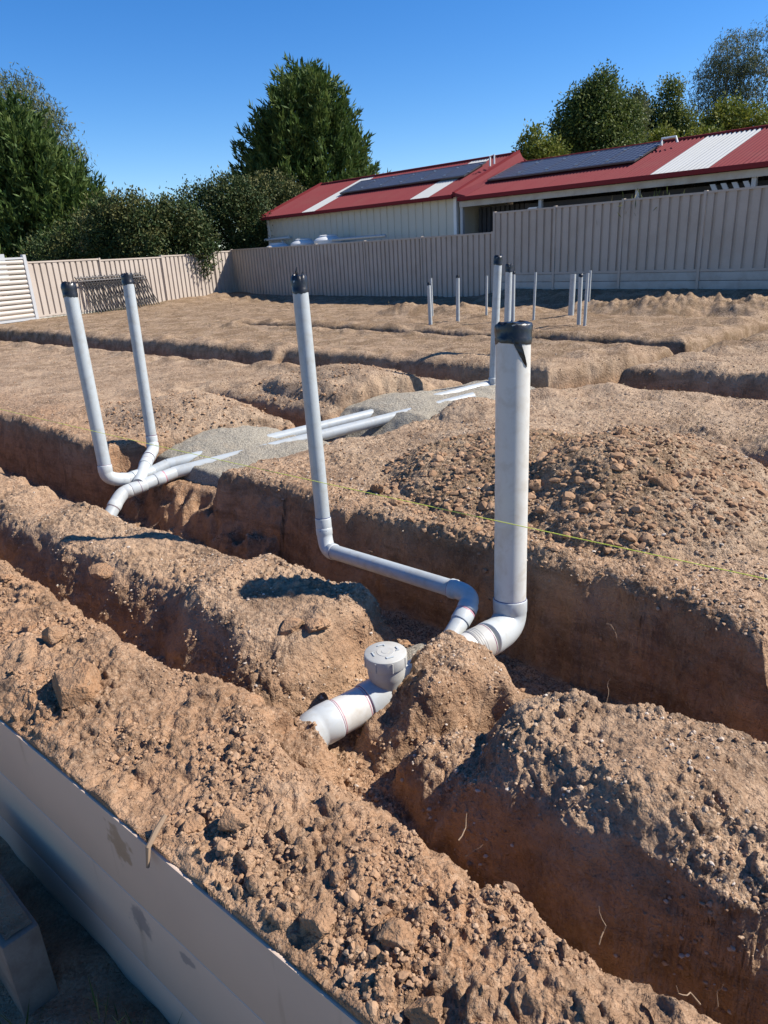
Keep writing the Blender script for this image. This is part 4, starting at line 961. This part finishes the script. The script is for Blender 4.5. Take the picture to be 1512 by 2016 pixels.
# trees behind the carport
tree('ornamental_pear', (15.0, 51, 0), 'large dark dense tree rising above the carport solar panels',
     [(14.7, 51, 7.8, 2.3, 2.2, 2.6), (13.4, 51, 6.9, 1.6, 1.6, 2.3), (16.3, 51, 7.2, 1.6, 1.6, 2.4), (15.2, 50.6, 9.4, .95, .95, 1.7), (14.2, 50.8, 8.9, .8, .8, 1.5), (16.2, 50.8, 8.4, .8, .8, 1.6), (15.2, 50, 6.0, 2.3, 2, 2)], 'dark_leaf', 1500, 38, .30, .19, .10, 31, th=8, tip=.2)
tree('young_pear', (18.3, 53, 0), 'slim upright pale tree between the dark tree and the yellow trees', [(18.2, 53, 8.3, .55, .55, 2.2), (18.0, 53, 6.5, 1.0, .9, 1.4)], 'gum', 160, 30, .22, .2, .1, 32, th=9, limbs=2)
tree('yellow_tree', (10.0, 47, 0), 'small yellowing tree at the left end of the carport ridge', [(10.2, 47, 6.6, .8, .8, 1.2), (9.6, 47, 5.9, .7, .7, 1.0), (11.2, 47.2, 6.0, .9, .8, 1.1)], 'yellow_leaf', 230, 30, .22, .2, .1, 33, th=6, limbs=3)
tree('poplar_tree', (21.6, 57, 0), 'upright green and yellow tree left of the tall gum', [(21.8, 57, 9.9, .75, .75, 1.9), (20.4, 57, 8.2, 1.2, 1.1, 2.0), (22.6, 57, 8.0, 1.1, 1.1, 2.0), (19.6, 57, 9.2, .6, .6, 1.4)], 'dark_leaf', 560, 36, .28, .19, .10, 34, th=9, limbs=3, tip=.6)
tree('yellow_tree', (20.6, 53.6, 0), 'low yellow green tree in front of the poplar by the ridge', [(20.2, 53.5, 6.9, 1.1, .9, 1.2), (18.6, 53.3, 6.6, .9, .8, 1.0), (23.4, 54, 7.0, 1.1, .9, 1.0)], 'yellow_leaf', 260, 30, .24, .22, .12, 35, th=6, limbs=3)
tree('yellow_tree', (27.2, 58, 0), 'yellow green rounded tree below the tall gum', [(26.6, 58, 8.6, 1.5, 1.3, 1.6), (28.6, 58, 8.2, 1.6, 1.3, 1.6), (24.8, 58, 8.0, 1.0, 1.0, 1.2)], 'yellow_leaf', 330, 32, .28, .25, .13, 36, th=7, limbs=3)
tree('gum_tree', (28.2, 62, 0), 'tall open gum tree against the sky at the upper right', [(28.8, 62, 14.0, 1.7, 1.5, 1.7), (27.2, 62, 12.6, 1.4, 1.3, 1.3), (29.8, 62, 12.4, 1.5, 1.3, 1.4), (26.8, 62, 10.8, 1.3, 1.2, 1.0), (28.6, 61.6, 10.6, 1.7, 1.4, 1.3)], 'gum', 330, 44, .36, .26, .055, 37, 'weep', 13, .28, 'bark_pale', limbs=5)
tree('gum_tree', (33.5, 63, 0), 'second gum tree cut off by the right edge', [(33.2, 63, 16.0, 1.9, 1.6, 1.9), (32.2, 63, 13.6, 1.2, 1.2, 1.2), (34.5, 63, 13.0, 2.0, 1.8, 1.8), (32.6, 62.6, 11.0, 1.6, 1.4, 1.6)], 'gum', 190, 40, .34, .32, .06, 38, 'weep', 14, .28, 'bark_pale', limbs=4)
# wispy plant behind the tall fence
rg = np.random.default_rng(41); c0 = V3(FB(17.6, .8, 2.1)); n = 500
P = c0 + rg.normal(size=(n, 3)) * np.array([.42, .42, .12]); D = rg.normal(size=(n, 3)) * .5 + np.array([0, 0, .9]); D /= np.linalg.norm(D, axis=1)[:, None]
root = thing('wispy_plant', FB(17.6, .8, 0), 'wispy pale plant showing above the tall fence under the carport', 'plant')
me = leaves(P, D, rg.uniform(.1, .3, n), np.full(n, .022), rg, rg.random(n), FB(17.6, .8, 0)); me.materials.append(M['grass'])
o = bpy.data.objects.new('foliage', me); link(o); o.parent = root
MB().tube([FB(17.6, .8, 0), FB(17.6, .8, 2.1)], [.03, .02], 8).build('stem', M['bark'], root)
# sparse weeds along the fence foot and by the retaining wall
def weeds(pts, hgt, seed, label, spread=.05):
    rg = np.random.default_rng(seed); P = []; 
    for (x, y, z, k) in pts:
        q = np.array([x, y, z]) + rg.normal(size=(k, 3)) * np.array([spread, spread, 0]); P.append(q)
    P = np.concatenate(P); n = len(P); D = rg.normal(size=(n, 3)) * .45 + np.array([0, 0, 1]); D /= np.linalg.norm(D, axis=1)[:, None]
    me = leaves(P, D, hgt * rg.uniform(.4, 1.3, n), np.full(n, hgt * .05), rg, rg.random(n), (0, 0, 0)); me.materials.append(M['grass'])
    o = bpy.data.objects.new('weeds', me); link(o); tag(o, label, 'weeds', kind='stuff')
pts = []
for k in range(90):
    s = rg.uniform(.2, 5.2); x, y, _ = FL(s, -rg.uniform(.1, .9), 0); pts.append((x, y, float(height(np.array([x]), np.array([y]))[0][0]), 9))
weeds(pts, .09, 51, 'short dry weeds along the foot of the left fence', .12)
pts = []
for (a, b, k) in ((-1.75, .53, 26), (-2.1, .31, 14), (-1.6, .50, 14), (-1.95, .50, 10)):
    x, y = xy(a, b); pts.append((x, y, -.87, k))
weeds(pts, .16, 52, 'a few grass blades in the shade at the wall foot', .03)

# ------------------------------------------------------------------ loose soil: clods, crumbs, roots
def ico(sub):
    bm = bmesh.new(); bmesh.ops.create_icosphere(bm, subdivisions=sub, radius=1); bm.verts.ensure_lookup_table()
    v = np.array([p.co[:] for p in bm.verts]); f = np.array([[q.index for q in p.verts] for p in bm.faces]); bm.free(); return v, f
ICO1, ICO2, ICO4 = ico(1), ico(2), ico(4)
def rough_rock(seed, base, amp=.28, flat=.75):
    v, f = base; rg = np.random.default_rng(seed)
    d = 1 + amp * n3(v + seed * 3.1, 1.3, seed) + amp * .8 * n3(v + seed, 2.9, seed + 1) + (amp * .35 * n3(v, 6.5, seed + 2) + amp * .2 * n3(v, 14, seed + 3) if len(v) > 100 else 0)
    # a few chopped faces
    for _ in range(9):
        nrm = rg.normal(size=3); nrm /= np.linalg.norm(nrm); lim = rg.uniform(.5, .85); pr = (v * d[:, None]) @ nrm
        d = np.where(pr > lim, d * lim / np.maximum(pr, 1e-6), d)
    q = v * d[:, None] * np.array([1, rg.uniform(.7, 1), flat * rg.uniform(.8, 1.1)])
    return q, f
def crumbs(name, mask, count, smin, smax, power, label, seed, mat='pebble', lift=.25, tmin=0, tmax=1, base=ICO1):
    """one mass of loose crumbs resting on the ground wherever mask allows"""
    rg = np.random.default_rng(seed); cand = np.where(mask)[0]
    dens = np.ones(len(cand)); idx = rg.choice(cand, min(count, len(cand)), replace=False)
    tmpl = [rough_rock(s + seed, base, .3) for s in range(8)]
    n = len(idx); size = smin + (smax - smin) * rg.random(n) ** power
    V = []; F = []; T = []; off = 0; kind = rg.integers(0, 8, n)
    for k in range(8):
        w = np.where(kind == k)[0]
        if not len(w): continue
        tv, tf = tmpl[k]; m_ = len(w); an = rg.random(m_) * 2 * PI; c_, s_ = np.cos(an), np.sin(an)
        p = tv[None] * size[w][:, None, None] * np.stack([rg.uniform(.8, 1.25, m_), rg.uniform(.8, 1.25, m_), rg.uniform(.7, 1.1, m_)], 1)[:, None, :]
        x = p[..., 0] * c_[:, None] - p[..., 1] * s_[:, None]; y = p[..., 0] * s_[:, None] + p[..., 1] * c_[:, None]
        q = np.stack([x, y, p[..., 2]], -1) + (GP[idx[w]] + GN[idx[w]] * (size[w] * lift)[:, None])[:, None, :]
        V.append(q.reshape(-1, 3)); F.append((tf[None] + (np.arange(m_) * len(tv))[:, None, None] + off).reshape(-1, 3)); off += m_ * len(tv)
        T.append(np.repeat(rg.uniform(tmin, tmax, m_), len(tv)))
    me = mesh_np(name, np.concatenate(V), np.concatenate(F))
    at = me.attributes.new('tint', 'FLOAT', 'POINT'); at.data.foreach_set('value', np.concatenate(T).astype(np.float32))
    return tag(obj(name, me, M[mat]), label, 'soil', kind='stuff')
vis = np.abs(GP[:, 0]) < .72 * (GP[:, 1] + .6)
nlump = n2(GP[:, 0], GP[:, 1], 3.0, 61)
bank = vis & (GB > .74) & (GB < 1.3) & (GP[:, 1] < 4.5) & (GH > -.12)
crumbs('soil_crumbs', bank & (nlump > -.1), 11500, .0018, .012, 3.2, 'loose tan crumbs strewn over the foreground bank', 71, tmin=.12, tmax=.72)
crumbs('soil_crumbs', bank & (nlump > .12), 330, .008, .022, 2.2, 'fist sized crumbly lumps patched over the foreground bank', 72, tmin=.2, tmax=.6, base=ICO2)
strip = vis & (GB > 1.45) & (GB < 2.4) & (GP[:, 1] < 7) & (GH > -.4)
crumbs('soil_crumbs', strip & (nlump > -.15), 9000, .002, .012, 2.8, 'gravelly crumbs over the earth strip between the trenches', 73, tmin=.2, tmax=1)
heap = vis & (((GA + 2.35) / 1.35) ** 2 + ((GB - 4.15) / 1.05) ** 2 < 1)
crumbs('spoil_clods', heap, 4200, .004, .032, 3.4, 'brown clods and stones of the spoil heap behind the fat riser', 74, tmin=.05, tmax=.6, lift=.0)
crumbs('spoil_clods', heap & (GB < 4.7), 330, .018, .055, 2.4, 'bigger broken clods on the spoil heap front', 75, tmin=.1, tmax=.5, lift=.0, base=ICO2)
padm = vis & (GB > 3.0) & (GP[:, 1] < 16) & (GH > -.12)
crumbs('gravel', padm, 10500, .004, .017, 2.2, 'pale pebbly gravel scattered over the building pad', 76, tmin=.0, tmax=1)
lh = vis & ((((GA + 6.8) / 1.4) ** 2 + ((GB - 4.2) / 1.0) ** 2 < 1) | (((GA + 6.2) / 1.6) ** 2 + ((GB - 6.0) / .9) ** 2 < 1))
crumbs('spoil_clods', lh, 1500, .006, .030, 2.4, 'reddish clods of the low spoil mounds beside the sand', 77, tmin=.05, tmax=.7)
tr_ = vis & (GB > 1.25) & (GB < 3.1) & (GP[:, 1] < 6) & (GH < -.3)
crumbs('soil_crumbs', tr_, 2600, .003, .016, 2.6, 'fallen crumbs on the trench floors and faces', 78, tmin=.05, tmax=.5)

def clod(a, b, size, label, seed, group=None, dz=.3, flat=.75, mat='clod', sx=1.0):
    x, y = xy(a, b); z = float(height(np.array([x]), np.array([y]))[0][0])
    v, f = rough_rock(seed, ICO4 if size > .035 else (ico(3)), .34, flat); v = v * size * np.array([sx, 1, 1])
    an = seed * 1.7; R2 = np.array([[math.cos(an), -math.sin(an), 0], [math.sin(an), math.cos(an), 0], [0, 0, 1]])
    me = mesh_np('clod', v @ R2.T, f, smooth=True, sharp=40)
    o = obj('clod', me, M[mat], None, (x, y, z + size * dz)); tag(o, label, 'clod', group or 'large clods of earth'); return o
clod(-2.50, .86, .13, 'boulder sized tan clod at the wall edge, left foreground', 101, dz=.15)
clod(-2.95, .98, .06, 'clod behind the boulder sized clod in the left foreground', 102)
clod(-1.50, .86, .055, 'pale angular clod near the wall top beside the twig', 103, dz=.45)
clod(-1.62, .80, .045, 'small clod at the wall top left of the pale angular clod', 104, dz=.4)
clod(-.88, .89, .05, 'flat trodden clod low on the foreground bank', 105, flat=.4, dz=.1)
clod(-1.12, .92, .03, 'small round clod halfway along the foreground bank', 106)
clod(-1.06, .80, .045, 'clod by the wall just right of the middle of the bank', 116, dz=.4)
clod(-.72, .80, .04, 'clod nearest the lower right end of the wall', 117, dz=.5)
clod(-2.36, 1.80, .07, 'blocky orange clod in the rounded end of the earth strip', 107, dz=.1)
clod(-2.27, 1.88, .065, 'blocky orange clod beside its twin at the strip end', 108, dz=.1)
clod(-3.80, 1.62, .11, 'flat slab of earth on the left strip', 109, flat=.3, sx=1.5, dz=.1)
clod(-2.43, 3.72, .075, 'large broken clod at the spoil heap foot just right of the fat riser', 110)
clod(-2.22, 3.74, .062, 'second broken clod at the spoil heap foot', 111)
clod(-3.33, 3.45, .065, 'brown clod on the trench lip between the two risers', 112)
clod(-1.50, 3.95, .085, 'big embedded clod on the right shoulder of the spoil heap', 113, dz=.05)
clod(-2.70, 4.05, .05, 'round clod high on the spoil heap left of centre', 114)
clod(-1.95, 4.35, .05, 'dark clod on the crest of the spoil heap', 115)
clod(-4.0, 1.15, .045, 'dark clod on the bank edge at the far left', 118)
clod(-3.3, 1.0, .05, 'clod on the left bank behind the shallow hollow', 119)
# roots sticking out of the cut faces
rg = np.random.default_rng(91)
def root_piece(a, b, z, d, ln, r, k):
    x, y = xy(a, b); p = V3((x, y, z)); pts = [p]; d = V3((*xy(*d[:2]), d[2])); d = unit(d)
    for i in range(6): d = unit(d + rg.normal(size=3) * .35); pts.append(pts[-1] + d * ln / 6)
    o = MB().tube(pts, list(np.linspace(r * .7, r * .25, 7)), 6).build('root', M['root'], None); o.parent = GROUND
for k, (a, b, z, d, ln, r) in enumerate([(-1.02, 1.32, -.08, (.1, .6, .5), .11, .003), (-.98, 1.30, -.10, (.6, .3, .4), .07, .002), (-.55, 1.29, -.1, (.2, .5, .6), .10, .003), (-.30, 1.30, -.10, (-.1, .3, .9), .14, .003), (-.27, 1.31, -.1, (.1, .3, .9), .09, .002),
        (-2.55, 1.35, -.08, (.8, .2, .1), .12, .0035), (-3.2, 1.55, -.2, (.8, -.3, 0), .12, .003), (-4.6, 2.25, -.12, (.3, .5, .5), .12, .003), (-4.3, 2.2, -.1, (.7, .3, .1), .14, .003), (-2.95, 3.02, -.25, (.3, -.4, .6), .10, .003), (-2.7, 3.0, -.35, (.7, -.3, .1), .08, .003), (-3.6, 3.05, -.25, (.05, -.3, -.9), .10, .002), (-1.35, 2.98, -.2, (.9, -.2, .3), .16, .003), (-.62, 1.62, -.22, (.1, -.3, -.8), .09, .0025), (-.35, 1.66, -.3, (.05, -.3, -.8), .08, .002), (-1.0, 2.25, -.1, (.1, .2, .9), .10, .0025)]):
    root_piece(a, b, z, d, ln, r, k)
# twig hanging over the wall
x, y = xy(-1.66, .685)
o = MB().tube([V3((x + .03, y + .05, .05)), V3((x + .01, y + .01, .03)), V3((x - .005, y - .03, .01)), V3((x - .012, y - .045, -.05))], [.007, .009, .008, .005], 8).build('twig', M['root'], None, True)
tag(o, 'stubby twig poking over the retaining wall top', 'twig')

# straw flecks trodden into the far yard
rg = np.random.default_rng(55); ym = np.where(vis & (GB > 5.5) & (GP[:, 1] < 28) & (GN[:, 2] > .8))[0]
yi = rg.choice(ym, 9000, replace=False); yi = yi[rg.random(9000) < np.clip(.55 + 1.2 * n2(GP[yi, 0], GP[yi, 1], .7, 66), 0, 1)]
Dn = rg.normal(size=(len(yi), 3)) * np.array([1, 1, .28]) + np.array([0, 0, .12]); Dn /= np.linalg.norm(Dn, axis=1)[:, None]
sc_ = np.clip(GP[yi, 1] / 14, .6, 1.6)
me = leaves(GP[yi] + np.array([0, 0, .006]), Dn, .07 * sc_ * rg.uniform(.5, 1.4, len(yi)), .008 * sc_, rg, rg.random(len(yi)), (0, 0, 0))
mm = NM('straw'); at = mm.n('ShaderNodeAttribute'); at.attribute_name = 'tint'; mm.fin((mm.ramp(at, 2, [(0, (.10, .075, .03)), (.5, (.24, .18, .09)), (1, (.42, .34, .2))]), 0), .9)
me.materials.append(mm.m); o = bpy.data.objects.new('straw', me); link(o); tag(o, 'flecks of dry straw and stubble trodden into the far yard', 'straw', kind='stuff')
